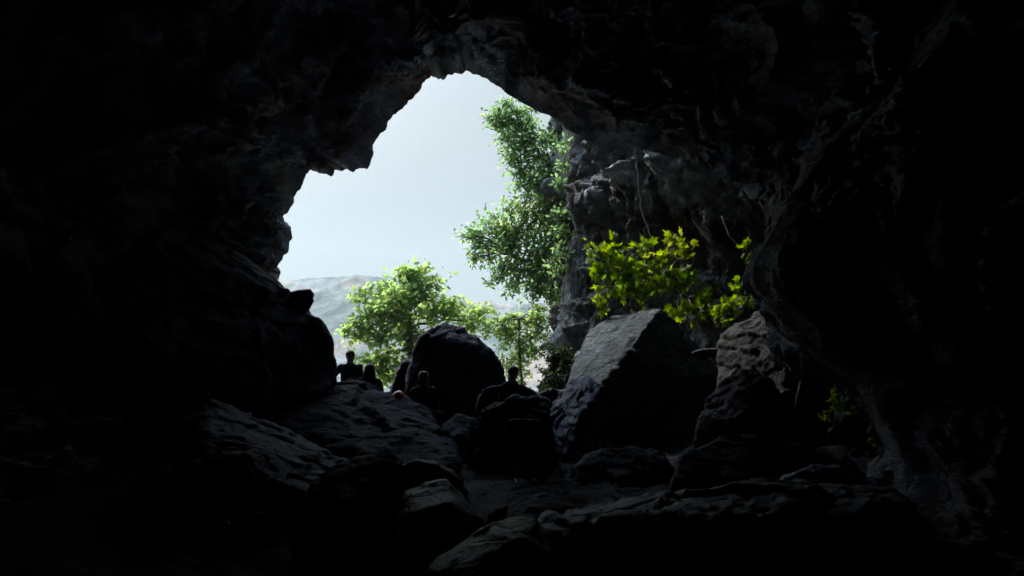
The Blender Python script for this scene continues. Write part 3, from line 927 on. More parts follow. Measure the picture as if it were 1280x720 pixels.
LEAF_MAPLE = lobed(5, 0.52, 1.0)
LEAF_FIG = lobed(5, 0.45, 1.05)
LEAF_OVAL = np.array([(0.0, 0.0), (0.2, 0.22), (0.27, 0.5), (0.17, 0.8), (0.0, 1.0), (-0.17, 0.8), (-0.27, 0.5), (-0.2, 0.22)])
LEAF_IVY = np.array([(0.0, 0.0), (0.4, 0.1), (0.25, 0.42), (0.0, 1.0), (-0.25, 0.42), (-0.4, 0.1)])


def leaves_mesh(name, shape, pos, size, flat, rg, tone, out_dir=None, curl=0.25):
    """one mesh of many separate lobed leaves; pos (n,3), size (n,), flat: 0 random tilt .. 1 level"""
    n = len(pos)
    k = len(shape)
    nz = rg.normal(size=(n, 3)) * (1 - flat)
    nz[:, 2] += flat * 1.2 + 0.05
    nz /= np.linalg.norm(nz, axis=1)[:, None]
    ty = rg.normal(size=(n, 3))
    if out_dir is not None:
        ty = ty * 0.7 + out_dir
    ty -= (ty * nz).sum(1)[:, None] * nz
    ty /= np.linalg.norm(ty, axis=1)[:, None] + 1e-9
    tx = np.cross(ty, nz)
    sx = shape[:, 0] * 1.0
    sy = shape[:, 1]
    zz = -curl * ((sy - 0.3) ** 2 + 0.8 * sx ** 2)
    v = (pos[:, None, :] + size[:, None, None] * (sx[None, :, None] * tx[:, None, :] + sy[None, :, None] * ty[:, None, :] + zz[None, :, None] * nz[:, None, :]))
    # centre vertex for a fan
    cz = np.array([0.0, 0.4])
    vc = pos + size[:, None] * (0.4 * ty + 0.03 * nz)
    allv = np.concatenate([v, vc[:, None, :]], 1).reshape(-1, 3)
    a = np.arange(k); b = (a + 1) % k
    fan = np.stack([a, b, np.full(k, k)], 1)
    faces = (np.arange(n)[:, None, None] * (k + 1) + fan[None]).reshape(-1, 3)
    me = mesh_from(allv, faces, name)
    at_ = me.attributes.new('tone', 'FLOAT', 'POINT')
    at_.data.foreach_set('value', np.repeat(tone, k + 1).astype(np.float32))
    return me


M_BARK = plain_mat('bark', (0.06, 0.05, 0.04), 0.9, 0.4, 12)
M_MAPLE = leaf_mat('maple_leaf', (0.11, 0.17, 0.06), (0.15, 0.215, 0.075), (0.2, 0.235, 0.08), 0.72, 2.2)
M_TREE = leaf_mat('cliff_tree_leaf', (0.085, 0.15, 0.07), (0.13, 0.2, 0.085), (0.21, 0.23, 0.08), 0.74, 2.4)
M_FIG = leaf_mat('broad_leaf', (0.08, 0.15, 0.02), (0.14, 0.205, 0.024), (0.21, 0.235, 0.04), 0.6, 1.95)
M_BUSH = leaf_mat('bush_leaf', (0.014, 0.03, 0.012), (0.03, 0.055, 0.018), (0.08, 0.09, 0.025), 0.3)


def plant(name, cat, label, base, clumps, leaf, size, flat, mat, parts, n_scale=1.0, r_trunk=0.1, seed=0, ybias=0.0, group=None,
          depth_k=0.42, sub=4, trunk_pts=None, droop=0.0, twig_r=0.012, tone0=0.45, spread=1.0):
    """base: world point; clumps: (px,py,d,r_px,count) -> crown sprays fed by real limbs"""
    rg = np.random.default_rng(seed)
    base = np.array(base, float)
    root = empty(name, base)
    tag(root, label, cat, group)
    C = [(at(c[0], c[1], c[2]), c[3] * c[2] / F, int(c[4] * n_scale), (c[5] if len(c) > 5 else 0.0)) for c in clumps]
    bv, bf = [], []
    fork = trunk_pts if trunk_pts is not None else [base, base + (np.mean([c[0] for c in C], 0) - base) * 0.45]
    fork = [np.array(p, float) for p in fork]
    tp = []
    for i in range(len(fork) - 1):
        seg = bez(fork[i], fork[i + 1], (0, 0, 0), 5, 0.012, rg)
        tp += list(seg[(1 if i else 0):])
    tube_path(bv, bf, tp, r_trunk, r_trunk * 0.45, 8, 0.08)
    tp = np.array(tp)
    LP, LS, LT, LD = [], [], [], []
    for c, r, cnt, tshift in C:
        # limb leaves the trunk at the nearest sensible point
        dist = np.linalg.norm(tp - c, axis=1) + 0.25 * np.arange(len(tp))[::-1] * 0.05
        i = int(np.argmin(dist))
        i = max(1, min(len(tp) - 1, i))
        start = tp[i]
        L = np.linalg.norm(c - start)
        limb = bez(start, c, (0, 0, 0.12 * L), 7, 0.02, rg)
        tube_path(bv, bf, limb, r_trunk * 0.35, twig_r, 6)
        for s_ in range(sub):
            dirn = rg.normal(size=3) * np.array([1, depth_k, 0.8])
            dirn /= np.linalg.norm(dirn)
            end = c + dirn * r * (0.55 + 0.5 * rg.random()) - np.array([0, 0, droop * r])
            st = limb[rg.integers(3, 7)]
            tw = bez(st, end, (0, 0, 0.1 * r), 6, 0.03, rg)
            tube_path(bv, bf, tw, twig_r, twig_r * 0.35, 4)
            m = max(1, cnt // sub)
            tt = rg.beta(2.2, 1.1, m)
            ii = np.clip((tt * 5).astype(int), 0, 4)
            ff = (tt * 5 - ii)[:, None]
            onp = tw[ii] * (1 - ff) + tw[ii + 1] * ff
            sp_ = spread * r * (0.10 + 0.26 * rg.random(m))[:, None] * rg.normal(size=(m, 3)) * np.array([1, depth_k, 0.7])
            p = onp + sp_
            LP.append(p)
            LS.append(size * (0.45 + 0.85 * rg.random(m)))
            spray = rg.normal() * 0.13
            LT.append(np.clip(tone0 + tshift + spray + 0.15 * rg.normal(size=m), 0, 1))
            dd = sp_ / (np.linalg.norm(sp_, axis=1)[:, None] + 1e-6)
            dd[:, 2] -= droop
            LD.append(dd)
    LP, LS, LT, LD = np.concatenate(LP), np.concatenate(LS), np.concatenate(LT), np.concatenate(LD)
    me = mesh_from(np.array(bv) - base, [tuple(f) for f in bf], parts[0])
    mobj(parts[0], me, M_BARK, root)
    lm = leaves_mesh(parts[1], leaf, LP - base, LS, flat, rg, LT, LD)
    mobj(parts[1], lm, mat, root, smooth=False)
    return root


# maple in front of the mouth
plant('maple_tree', 'tree', 'bright green leafy tree standing outside the cave mouth behind the rounded boulder', (-2.6, 24.5, -1.6), [
    (519, 340, 24, 15, 130), (512, 352, 24.3, 20, 200), (540, 360, 24, 20, 170), (470, 362, 24.2, 17, 130), (448, 364, 24, 13, 80), (492, 372, 23.6, 26, 300), (520, 378, 24, 28, 330),
    (552, 378, 24.4, 22, 220), (460, 388, 23.8, 22, 200), (436, 403, 23.6, 15, 110), (480, 400, 23.4, 28, 330), (512, 408, 24, 28, 330), (545, 400, 24.3, 22, 230),
    (447, 412, 23.7, 22, 180), (470, 428, 23.5, 26, 300), (500, 438, 24, 26, 300), (462, 452, 23.6, 18, 170), (488, 462, 23.8, 22, 240), (480, 480, 24, 18, 170), (505, 470, 24.2, 16, 120),
    (580, 396, 25, 16, 120), (600, 402, 25.2, 20, 170), (594, 420, 25.2, 18, 120), (566, 388, 24.8, 14, 80)],
    LEAF_MAPLE, 0.20, 0.45, M_MAPLE, ('trunk', 'crown'), 1.1, 0.16, 11, trunk_pts=[(-2.6, 24.5, -1.7), at(520, 480, 24.3), at(513, 420, 24.1), at(508, 380, 24.0)], tone0=0.5, spread=1.25)
# trees hanging on the cliff
plant('cliff_tree', 'tree', 'dense green tree growing high on the cliff edge under the ceiling, sky through its crown', at(712, 262, 22.0), [
    (622, 136, 22.6, 16, 230, -.05), (640, 150, 22.6, 20, 330), (618, 158, 22.8, 12, 110), (660, 162, 22.5, 20, 300), (650, 180, 22.6, 20, 320), (678, 178, 22.4, 18, 220, -.1), (690, 172, 22.4, 14, 120, -.15),
    (634, 172, 22.8, 16, 180), (640, 190, 22.8, 14, 150), (668, 200, 22.4, 16, 170, -.1), (686, 200, 22.3, 16, 160, -.15), (662, 215, 22.5, 16, 200, .05), (676, 224, 22.4, 18, 260, .05), (692, 232, 22.3, 16, 200), (648, 208, 22.6, 12, 90), (652, 232, 22.6, 14, 130, .08),
    (700, 160, 22.2, 10, 70, -.1), (632, 124, 22.6, 9, 80), (664, 145, 22.5, 14, 150), (700, 212, 22.2, 12, 110, -.1), (668, 238, 22.4, 16, 180, .1), (640, 226, 22.6, 14, 90, .05), (686, 216, 22.3, 14, 160, -.05), (636, 206, 22.7, 10, 50), (655, 196, 22.6, 12, 90), (704, 182, 21.0, 10, 70, -.1), (708, 205, 20.9, 10, 70, -.08), (700, 232, 21.2, 12, 110, -.05), (612, 146, 22.7, 10, 60), (628, 150, 22.6, 12, 100), (646, 134, 22.5, 10, 90)],
    LEAF_OVAL, 0.135, 0.3, M_TREE, ('trunk', 'crown'), 1.0, 0.09, 12, trunk_pts=[at(716, 268, 22.0), at(700, 240, 22.3), at(684, 205, 22.4), at(655, 165, 22.6)], tone0=0.42, sub=7, twig_r=0.015, spread=1.5)
plant('cliff_tree', 'tree', 'wide spreading tree with loose yellow green leaves leaning left from the middle of the cliff', at(706, 350, 21.7), [
    (660, 246, 22.4, 16, 190, .15), (678, 255, 22.3, 16, 200, .2), (640, 262, 22.6, 16, 150, .05), (658, 268, 22.4, 16, 200, .25), (620, 272, 22.8, 15, 130), (604, 284, 23, 16, 150, -.05), (588, 292, 23.1, 13, 90),
    (598, 304, 23, 14, 110), (622, 298, 22.8, 18, 210), (644, 296, 22.6, 20, 260, .1), (672, 288, 22.4, 18, 260, .1), (694, 276, 22.2, 13, 150), (690, 296, 22.2, 14, 200, -.05), (640, 316, 22.6, 20, 270, .08), (664, 316, 22.4, 18, 260, .05),
    (612, 322, 22.9, 14, 120), (592, 324, 23.1, 10, 60), (626, 336, 22.8, 14, 120), (655, 336, 22.5, 18, 200), (678, 330, 22.3, 14, 200, -.1), (622, 356, 22.8, 12, 110), (636, 360, 22.8, 12, 90), (656, 364, 22.6, 16, 120), (676, 356, 22.3, 14, 160, -.1), (690, 340, 22.2, 11, 130, -.1), (690, 255, 22.2, 14, 160, .05), (648, 282, 22.6, 16, 170, .15), (630, 284, 22.7, 14, 130, .1),
    (604, 310, 23, 14, 100), (668, 345, 22.4, 14, 150), (640, 340, 22.6, 14, 110), (580, 296, 23.1, 8, 40), (684, 312, 22.2, 14, 170, -.05), (666, 374, 22.4, 14, 110), (686, 372, 22.2, 12, 120, -.1), (648, 350, 22.5, 16, 130), (704, 262, 21.0, 12, 110, -.05), (706, 288, 20.9, 10, 90, .05), (702, 312, 20.9, 10, 80, -.05), (696, 338, 21.0, 10, 80, .05)],
    LEAF_OVAL, 0.14, 0.3, M_TREE, ('trunk', 'crown'), 1.05, 0.10, 13, trunk_pts=[at(712, 352, 21.6), at(688, 342, 22.2), at(664, 330, 22.5), at(640, 318, 22.7)], tone0=0.45, sub=7, twig_r=0.016, spread=1.5)
plant('cliff_tree', 'tree', 'pale thin leaved young tree outside between the rounded boulder and the dark bush', (2.0, 24.6, -1.9), [
    (640, 392, 24.5, 16, 110, .1), (660, 396, 24.4, 16, 110, .05), (672, 388, 24, 13, 100), (622, 404, 24.6, 14, 90), (644, 412, 24.5, 18, 130, .05), (664, 420, 24.4, 14, 80, .1), (630, 428, 24.6, 14, 100),
    (648, 440, 24.4, 17, 110), (660, 446, 24.4, 12, 60, .1), (636, 450, 24.5, 13, 80), (652, 464, 24.4, 15, 90, .15), (644, 480, 24.4, 13, 70, .1), (660, 486, 24.2, 12, 60, .1), (612, 416, 24.6, 13, 90, .1), (676, 402, 24, 14, 120), (680, 420, 23.8, 12, 90), (656, 430, 24.4, 15, 90, .1), (670, 440, 24.2, 12, 70, .05), (638, 466, 24.4, 13, 70)],
    LEAF_OVAL, 0.13, 0.35, M_MAPLE, ('trunk', 'crown'), 1.8, 0.06, 14, trunk_pts=[(0.45, 24.4, -1.7), at(654, 500, 24.4), at(650, 450, 24.4), at(648, 400, 24.4)], tone0=0.45, sub=5, twig_r=0.008)
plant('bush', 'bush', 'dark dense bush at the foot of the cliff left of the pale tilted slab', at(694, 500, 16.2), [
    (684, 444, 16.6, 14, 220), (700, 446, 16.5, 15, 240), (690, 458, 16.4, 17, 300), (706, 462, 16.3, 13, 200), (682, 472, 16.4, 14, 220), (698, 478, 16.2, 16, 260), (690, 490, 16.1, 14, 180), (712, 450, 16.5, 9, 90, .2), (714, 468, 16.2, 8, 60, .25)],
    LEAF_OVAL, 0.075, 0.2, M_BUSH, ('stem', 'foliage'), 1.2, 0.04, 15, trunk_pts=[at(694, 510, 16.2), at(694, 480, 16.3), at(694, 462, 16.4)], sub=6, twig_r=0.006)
# broad-leaved shrub lit above the slab
plant('broad_leaf_shrub', 'shrub', 'bright yellow green shrub with broad lobed leaves spreading above the pale tilted slab', at(880, 392, 17.2), [
    (766, 296, 17.0, 8, 9), (744, 306, 17.0, 12, 20), (758, 318, 16.9, 12, 22, -.1), (734, 322, 17.0, 9, 14, -.05), (752, 334, 16.9, 12, 22), (742, 344, 16.9, 9, 12, -.05), (764, 308, 17.0, 8, 10, -.1),
    (806, 302, 16.8, 8, 10, .15), (796, 312, 16.8, 10, 16, .1), (816, 316, 16.8, 10, 18, .12), (848, 304, 16.7, 11, 22, .4), (838, 316, 16.7, 11, 18, .35), (860, 312, 16.7, 8, 10, .35), (786, 330, 16.8, 12, 22, 0), (806, 330, 16.8, 12, 20, .1),
    (826, 338, 16.7, 13, 24, .1), (848, 336, 16.7, 10, 14, .1), (862, 340, 16.6, 12, 24, -.15), (840, 352, 16.6, 13, 24, -.2), (856, 356, 16.6, 12, 22, -.25), (772, 346, 16.8, 12, 20, -.25), (790, 350, 16.8, 12, 22, -.25), (760, 364, 16.8, 11, 18, -.1), (778, 368, 16.8, 12, 20, -.15),
    (750, 378, 16.8, 9, 14, .02), (754, 388, 16.8, 6, 8, .0), (802, 360, 16.7, 10, 16, .1), (808, 374, 16.7, 10, 14, .1), (804, 382, 16.7, 6, 7, .12), (826, 360, 16.6, 12, 20, -.1), (854, 386, 16.5, 11, 18, .2), (866, 392, 16.5, 9, 14, .2), (848, 396, 16.5, 8, 10, .15), (862, 402, 16.5, 7, 8, .2), (884, 372, 16.5, 10, 16, -.3), (880, 390, 16.5, 8, 12, -.2)],
    LEAF_FIG, 0.20, 0.08, M_FIG, ('stem', 'foliage'), 1.15, 0.05, 16, trunk_pts=[at(890, 405, 17.3), at(860, 372, 17.0), at(820, 350, 16.9), at(780, 338, 17.0)], tone0=0.4, sub=3, twig_r=0.010, droop=0.04, spread=1.15)
plant('broad_leaf_shrub', 'shrub', 'small green broad leaved shrub between the sunlit shrub and the hanging ridge', at(945, 400, 15.7), [
    (934, 306, 15.8, 5, 6), (940, 316, 15.8, 6, 6), (928, 310, 15.8, 4, 4), (926, 348, 15.6, 4, 4), (922, 360, 15.4, 9, 12), (932, 372, 15.4, 9, 14), (910, 372, 15.4, 9, 14), (914, 386, 15.3, 9, 14), (896, 384, 15.3, 8, 10, .1), (894, 396, 15.3, 7, 10, .15), (904, 402, 15.2, 6, 8, .1), (938, 376, 15.3, 6, 8, .05)],
    LEAF_FIG, 0.16, 0.08, M_FIG, ('stem', 'foliage'), 1.2, 0.03, 17, trunk_pts=[at(948, 402, 15.7), at(930, 380, 15.6), at(934, 345, 15.8)], tone0=0.25, sub=3, twig_r=0.008, droop=0.04, spread=1.15)
plant('ivy', 'ivy', 'patch of small green ivy climbing over the grey boulder on the right', at(1050, 530, 12.3), [
    (1058, 484, 12.4, 10, 60), (1050, 492, 12.3, 10, 60, .1), (1064, 496, 12.3, 9, 60), (1042, 504, 12.2, 10, 60, .1), (1056, 508, 12.1, 11, 70), (1032, 524, 12.2, 8, 34, .1), (1068, 512, 12.1, 8, 40, -.1), (1038, 514, 12.2, 7, 30)],
    LEAF_IVY, 0.075, 0.25, M_FIG, ('stem', 'foliage'), 0.55, 0.012, 18, trunk_pts=[at(1048, 540, 12.1), at(1050, 515, 12.2), at(1054, 495, 12.3)], tone0=0.15, sub=4, twig_r=0.004)
plant('ivy', 'ivy', 'small clump of ivy above the pale angular stone by the hanging ridge', at(1100, 562, 11.5), [
    (1104, 540, 11.4, 8, 40, .1), (1094, 552, 11.4, 8, 40), (1108, 552, 11.4, 7, 30), (1104, 590, 11.1, 7, 26, -.1)],
    LEAF_IVY, 0.07, 0.25, M_FIG, ('stem', 'foliage'), 0.6, 0.01, 19, trunk_pts=[at(1104, 575, 11.3), at(1100, 552, 11.4)], tone0=0.15, sub=4, twig_r=0.004)
plant('fern', 'fern', 'tiny pale green tuft growing on the left wall above the huge black boulder', at(303, 318, 16.2), [
    (296, 305, 15.9, 6, 16), (308, 310, 15.9, 6, 16), (302, 303, 15.9, 5, 10)],
    LEAF_OVAL, 0.07, 0.2, M_MAPLE, ('stem', 'foliage'), 1.0, 0.01, 20, trunk_pts=[at(303, 322, 16.2), at(302, 308, 16.0)], sub=3, twig_r=0.004)

# hanging roots on the right wall
def root_strand(pts, r, label):
    rg = np.random.default_rng(int(pts[0][0]))
    P = [at(*p) for p in pts]
    path = []
    for i in range(len(P) - 1):
        s = bez(P[i], P[i + 1], (0, 0, 0), 8, 0.014, rg)
        path += list(s[(1 if i else 0):])
    path = np.array(path)
    bv, bf = [], []
    tube_path(bv, bf, path - path[0], r, r * 0.4, 7, 0.1)
    o = mobj('hanging_root', mesh_from(bv, [tuple(f) for f in bf], 'hanging_root'), M_ROOT)
    o.location = V(path[0])
    tag(o, label, 'root', 'roots hanging down the right cave wall')


M_ROOT = plain_mat('root_bark', (0.17, 0.165, 0.16), 0.85, 0.3, 9)
root_strand([(791, 170, 18.3), (797, 215, 18.2), (800, 258, 18.1), (814, 296, 18.0), (820, 330, 18.0)], 0.03, 'longest thin straight root hanging above the broad leaved shrub')
root_strand([(892, 88, 12.4), (897, 112, 12.2), (893, 135, 12.1), (901, 150, 12.1)], 0.03, 'short pale root curling near the ceiling, leftmost of three')
root_strand([(906, 95, 12.3), (914, 118, 12.1), (920, 142, 12.0)], 0.025, 'short pale root near the ceiling between two others')
root_strand([(928, 98, 12.2), (930, 120, 12.0), (926, 150, 11.9)], 0.02, 'faint thin root near the ceiling, rightmost of three')
root_strand([(902, 270, 16.6), (912, 296, 16.4), (930, 312, 16.3)], 0.018, 'thinnest dark root slanting down the cliff beside the small green shrub')

# ================================================================== PEOPLE
def capsule(bm, a, b, ra, rb, seg=12):
    a, b = Vector(a), Vector(b)
    tmp = bmesh.new()
    bmesh.ops.create_icosphere(tmp, subdivisions=2, radius=ra, matrix=Matrix.Translation(a))
    bmesh.ops.create_icosphere(tmp, subdivisions=2, radius=rb, matrix=Matrix.Translation(b))
    r = bmesh.ops.convex_hull(tmp, input=tmp.verts)
    bmesh.ops.delete(tmp, geom=list({g for g in r['geom_interior'] + r['geom_unused'] if isinstance(g, bmesh.types.BMVert)}), context='VERTS')
    bmesh.ops.recalc_face_normals(tmp, faces=tmp.faces)
    me = bpy.data.meshes.new('c'); tmp.to_mesh(me); tmp.free()
    bm.from_mesh(me); bpy.data.meshes.remove(me)


def ellipsoid(bm, c, r, rot=None, sub=3):
    m = Matrix.Translation(Vector(c)) @ (rot.to_4x4() if rot is not None else Matrix.Identity(4)) @ Matrix.Diagonal((r[0], r[1], r[2], 1))
    bmesh.ops.create_icosphere(bm, subdivisions=sub, radius=1.0, matrix=m)


def finish(bm, voxel, sm):
    me = bpy.data.meshes.new('b'); bm.to_mesh(me); bm.free()
    return remesh(me, voxel, sm)


def hand(bm, wrist, direction, palm_n, curl=0.5, side=1):
    w = Vector(wrist); d = Vector(direction).normalized(); n = Vector(palm_n)
    n = (n - n.dot(d) * d).normalized(); s = d.cross(n) * side
    for k in (-1, 0, 1):
        capsule(bm, w + s * 0.018 * k, w + d * 0.085 + s * 0.026 * k, 0.017, 0.014)
    for i, ln in enumerate((0.068, 0.078, 0.072, 0.056)):
        o = (i - 1.5) * 0.021
        p0 = w + d * 0.085 + s * o
        d1 = (d + n * curl * 0.5 + s * o * 2).normalized()
        p1 = p0 + d1 * ln * 0.55
        d2 = (d + n * curl * 1.6).normalized()
        p2 = p1 + d2 * ln * 0.5
        capsule(bm, p0, p1, 0.0095, 0.0088); capsule(bm, p1, p2, 0.0088, 0.0075)
    t0 = w + d * 0.025 - s * 0.03
    t1 = t0 + (d * 0.6 - s * 0.8 + n * 0.2).normalized() * 0.042
    t2 = t1 + (d * 0.9 - s * 0.2 + n * 0.4).normalized() * 0.032
    capsule(bm, t0, t1, 0.013, 0.0105); capsule(bm, t1, t2, 0.0105, 0.009)


M_SKIN = plain_mat('skin', (0.36, 0.22, 0.16), 0.55, 0.08, 20, 0.35)
M_EYE = plain_mat('eye', (0.05, 0.035, 0.03), 0.2, 0.1, 60, 0.5)
def cloth(name, c): return plain_mat(name, c, 0.85, 0.18, 40, 0.15)
M_NAVY = cloth('navy_cloth', (0.03, 0.035, 0.06))
M_BLACKC = cloth('black_cloth', (0.018, 0.018, 0.022))
M_MAROON = cloth('dark_red_cloth', (0.05, 0.02, 0.022))
M_GREYC = cloth('grey_cloth', (0.06, 0.06, 0.07))
M_ORANGE = cloth('orange_cloth', (0.5, 0.16, 0.02))
M_HAIR_D = plain_mat('dark_hair', (0.015, 0.011, 0.01), 0.5, 0.3, 50, 0.4)
M_HAIR_G = plain_mat('grey_hair', (0.22, 0.2, 0.185), 0.6, 0.3, 50, 0.3)
M_SHOE = plain_mat('shoe', (0.03, 0.03, 0.03), 0.6, 0.2, 20)


def person(label, base, J, top, bottom, hair, hair_mat, face=(0, -1, 0), shorts=False, vox=0.011):
    """J: joint positions relative to base (metres). One continuous body; clothes and hair are its children."""
    j = {k: Vector(v) for k, v in J.items()}
    f = Vector(face).normalized()
    head = j['head']; neck = j['neck']; pel = j['pelvis']; chest = j['chest']
    upv = (head - neck).normalized()
    f = (f - f.dot(upv) * upv).normalized()
    side = f.cross(upv).normalized()          # towards the figure's left/right
    rot = Matrix((side, -f, upv)).transposed()
    bm = bmesh.new()
    # head: skull, jaw, nose, ears, brow
    ellipsoid(bm, head + upv * 0.03, (0.08, 0.098, 0.105), rot)
    ellipsoid(bm, head - upv * 0.045 + f * 0.022, (0.056, 0.066, 0.072), rot)
    capsule(bm, head + f * 0.088 + upv * 0.012, head + f * 0.108 - upv * 0.026, 0.010, 0.015)
    capsule(bm, head + f * 0.08 + upv * 0.034 - side * 0.034, head + f * 0.08 + upv * 0.034 + side * 0.034, 0.013, 0.013)
    capsule(bm, head + f * 0.084 - upv * 0.056 - side * 0.018, head + f * 0.084 - upv * 0.056 + side * 0.018, 0.009, 0.009)
    for s in (-1, 1):
        ellipsoid(bm, head + side * 0.077 * s - upv * 0.004, (0.011, 0.02, 0.032), rot)
    capsule(bm, neck - upv * 0.03, head - upv * 0.06, 0.07, 0.066)
    # torso
    sl, sr = j['sh_l'], j['sh_r']; hl, hr = j['hip_l'], j['hip_r']
    capsule(bm, sl, sr, 0.062, 0.062)
    capsule(bm, (sl + chest) / 2, (sr + chest) / 2, 0.10, 0.10)
    capsule(bm, chest - (sr - sl) * 0.16, pel - (sr - sl) * 0.12, 0.112, 0.10)
    capsule(bm, chest + (sr - sl) * 0.16, pel + (sr - sl) * 0.12, 0.112, 0.10)
    capsule(bm, hl, hr, 0.096, 0.096)
    capsule(bm, neck, (neck + chest) / 2, 0.07, 0.11)
    for s in ('l', 'r'):
        capsule(bm, j['sh_' + s], j['el_' + s], 0.053, 0.042)
        capsule(bm, j['el_' + s], j['wr_' + s], 0.042, 0.027)
        d = j.get('hd_' + s, j['wr_' + s] - j['el_' + s])
        hand(bm, j['wr_' + s], d, j.get('pn_' + s, Vector((0, 0, -1))), 0.55, 1 if s == 'l' else -1)
        capsule(bm, j['hip_' + s], j['kn_' + s], 0.084, 0.056)
        kn, an = j['kn_' + s], j['an_' + s]
        mid = kn + (an - kn) * 0.32
        capsule(bm, kn, mid, 0.054, 0.055); capsule(bm, mid, an, 0.055, 0.036)
        toe = j['toe_' + s]
        capsule(bm, an, an + (toe - an) * 0.2 + Vector((0, 0, -0.02)), 0.038, 0.036)
        capsule(bm, an + (toe - an) * 0.1 + Vector((0, 0, -0.02)), toe, 0.036, 0.024)
    me = finish(bm, vox, 2)
    body = mobj('person', me, M_SKIN)
    body.location = V(base)
    tag(body, label, 'person')
    # eyes
    for s in (-1, 1):
        b2 = bmesh.new(); ellipsoid(b2, head + f * 0.091 + side * 0.033 * s + upv * 0.014, (0.012, 0.009, 0.009), rot, 2)
        e = bpy.data.meshes.new('eye'); b2.to_mesh(e); b2.free()
        mobj('eye', e, M_EYE, body)
    # jacket
    b3 = bmesh.new()
    capsule(b3, sl, sr, 0.068, 0.068)
    for s_ in (sl, sr):
        capsule(b3, neck - upv * 0.02, s_ - upv * 0.01, 0.07, 0.062)
    capsule(b3, neck - upv * .02, neck + upv * 0.025 - f * 0.015, 0.078, 0.074)
    capsule(b3, (sl + chest) / 2, (sr + chest) / 2, 0.117, 0.117)
    for s in (-1, 1):
        capsule(b3, chest + s * (sr - sl) * 0.17, pel + s * (sr - sl) * 0.16, 0.128, 0.122)
    capsule(b3, hl + Vector((0, 0, 0.04)), hr + Vector((0, 0, 0.04)), 0.112, 0.112)
    capsule(b3, neck - upv * 0.02, (neck + chest) / 2, 0.068, 0.12)
    for s in ('l', 'r'):
        capsule(b3, j['sh_' + s], j['el_' + s], 0.070, 0.058)
        e_, w_ = j['el_' + s], j['wr_' + s]
        capsule(b3, e_, e_ + (w_ - e_) * 0.86, 0.058, 0.042)
    jm = finish(b3, 0.014, 2)
    co = coords(jm)
    setco(jm, co + normals(jm) * (0.013 * fbm(co * np.array([9, 9, 5]) + base[0], 4) + 0.008 * ridged(co * np.array([7, 7, 16]) + base[0], 2))[:, None])
    mobj('jacket', jm, top, body)
    b4 = bmesh.new()
    capsule(b4, hl, hr, 0.106, 0.106)
    for s in ('l', 'r'):
        k_, a_ = j['kn_' + s], j['an_' + s]
        if shorts:
            h_ = j['hip_' + s]
            capsule(b4, h_, h_ + (k_ - h_) * 0.72, 0.1, 0.092)
        else:
            capsule(b4, j['hip_' + s], k_, 0.098, 0.072)
            capsule(b4, k_, k_ + (a_ - k_) * 0.9, 0.072, 0.056)
    mobj('shorts' if shorts else 'trousers', finish(b4, 0.014, 2), bottom, body)
    for s in ('l', 'r'):
        b5 = bmesh.new()
        a_, t_ = j['an_' + s], j['toe_' + s]
        capsule(b5, a_ + Vector((0, 0, 0.0)), a_ + (t_ - a_) * 0.15 + Vector((0, 0, -0.03)), 0.047, 0.047)
        capsule(b5, a_ + Vector((0, 0, -0.04)), t_, 0.04, 0.034)
        mobj('shoe', finish(b5, 0.012, 1), M_SHOE, body)
    # hair
    b6 = bmesh.new()
    ellipsoid(b6, head + upv * 0.05 - f * 0.014, (0.091, 0.104, 0.1), rot)
    ellipsoid(b6, head - f * 0.045 + upv * 0.0, (0.086, 0.07, 0.1), rot)
    if hair == 'long':
        for s in (-1, -0.4, 0.4, 1):
            capsule(b6, head + side * 0.07 * s - f * 0.03, neck + side * 0.125 * s - f * (0.05 + 0.02 * (1 - abs(s))) - upv * 0.16, 0.042, 0.038)
        for s in (-1, 1):
            capsule(b6, head + side * 0.07 * s + f * 0.02 + upv * 0.02, neck + side * 0.1 * s + f * 0.045 - upv * 0.17, 0.028, 0.03)
    hm = finish(b6, 0.01, 1)
    co = coords(hm)
    # keep the face clear of hair and give strands
    setco(hm, co + normals(hm) * (0.006 * ridged(co * np.array([40, 40, 8]), 2) + 0.008 * fbm(co * 16 + base[0], 3))[:, None])
    mobj('hair', hm, hair_mat, body)
    return body


def JJ(pel, lean=(0, 0, 0), turn=0.0, sitting=False, **over):
    """default joints from the pelvis upwards; figure faces -y (towards the camera) before turn"""
    p = Vector(pel); lean = Vector(lean)
    c, s = math.cos(turn), math.sin(turn)
    def rt(x, y, z): return Vector((c * x - s * y, s * x + c * y, z))
    d = dict(pelvis=p, chest=p + Vector((0, 0, .30)) + lean * .6, neck=p + Vector((0, 0, .50)) + lean, head=p + Vector((0, 0, .65)) + lean * 1.15)
    for n, sg in (('l', -1), ('r', 1)):
        d['sh_' + n] = p + Vector((0, 0, .45)) + lean * .9 + rt(sg * .185, 0, 0)
        d['el_' + n] = d['sh_' + n] + rt(sg * .07, -.03, -.28)
        d['wr_' + n] = d['el_' + n] + rt(-sg * .06, -.16, -.18)
        d['hip_' + n] = p + rt(sg * .085, 0, -.03)
        if sitting:
            d['kn_' + n] = d['hip_' + n] + rt(sg * .06, -.42, .06)
            d['an_' + n] = d['kn_' + n] + rt(0, -.04, -.42)
        else:
            d['kn_' + n] = d['hip_' + n] + rt(sg * .02, -.03, -.42)
            d['an_' + n] = d['kn_' + n] + rt(0, .03, -.41)
        d['toe_' + n] = d['an_' + n] + rt(sg * .03, -.17, -.06)
    for k, v in over.items():
        d[k] = Vector(v)
    return d


def rel(px, py, d, base):
    return at(px, py, d) - base


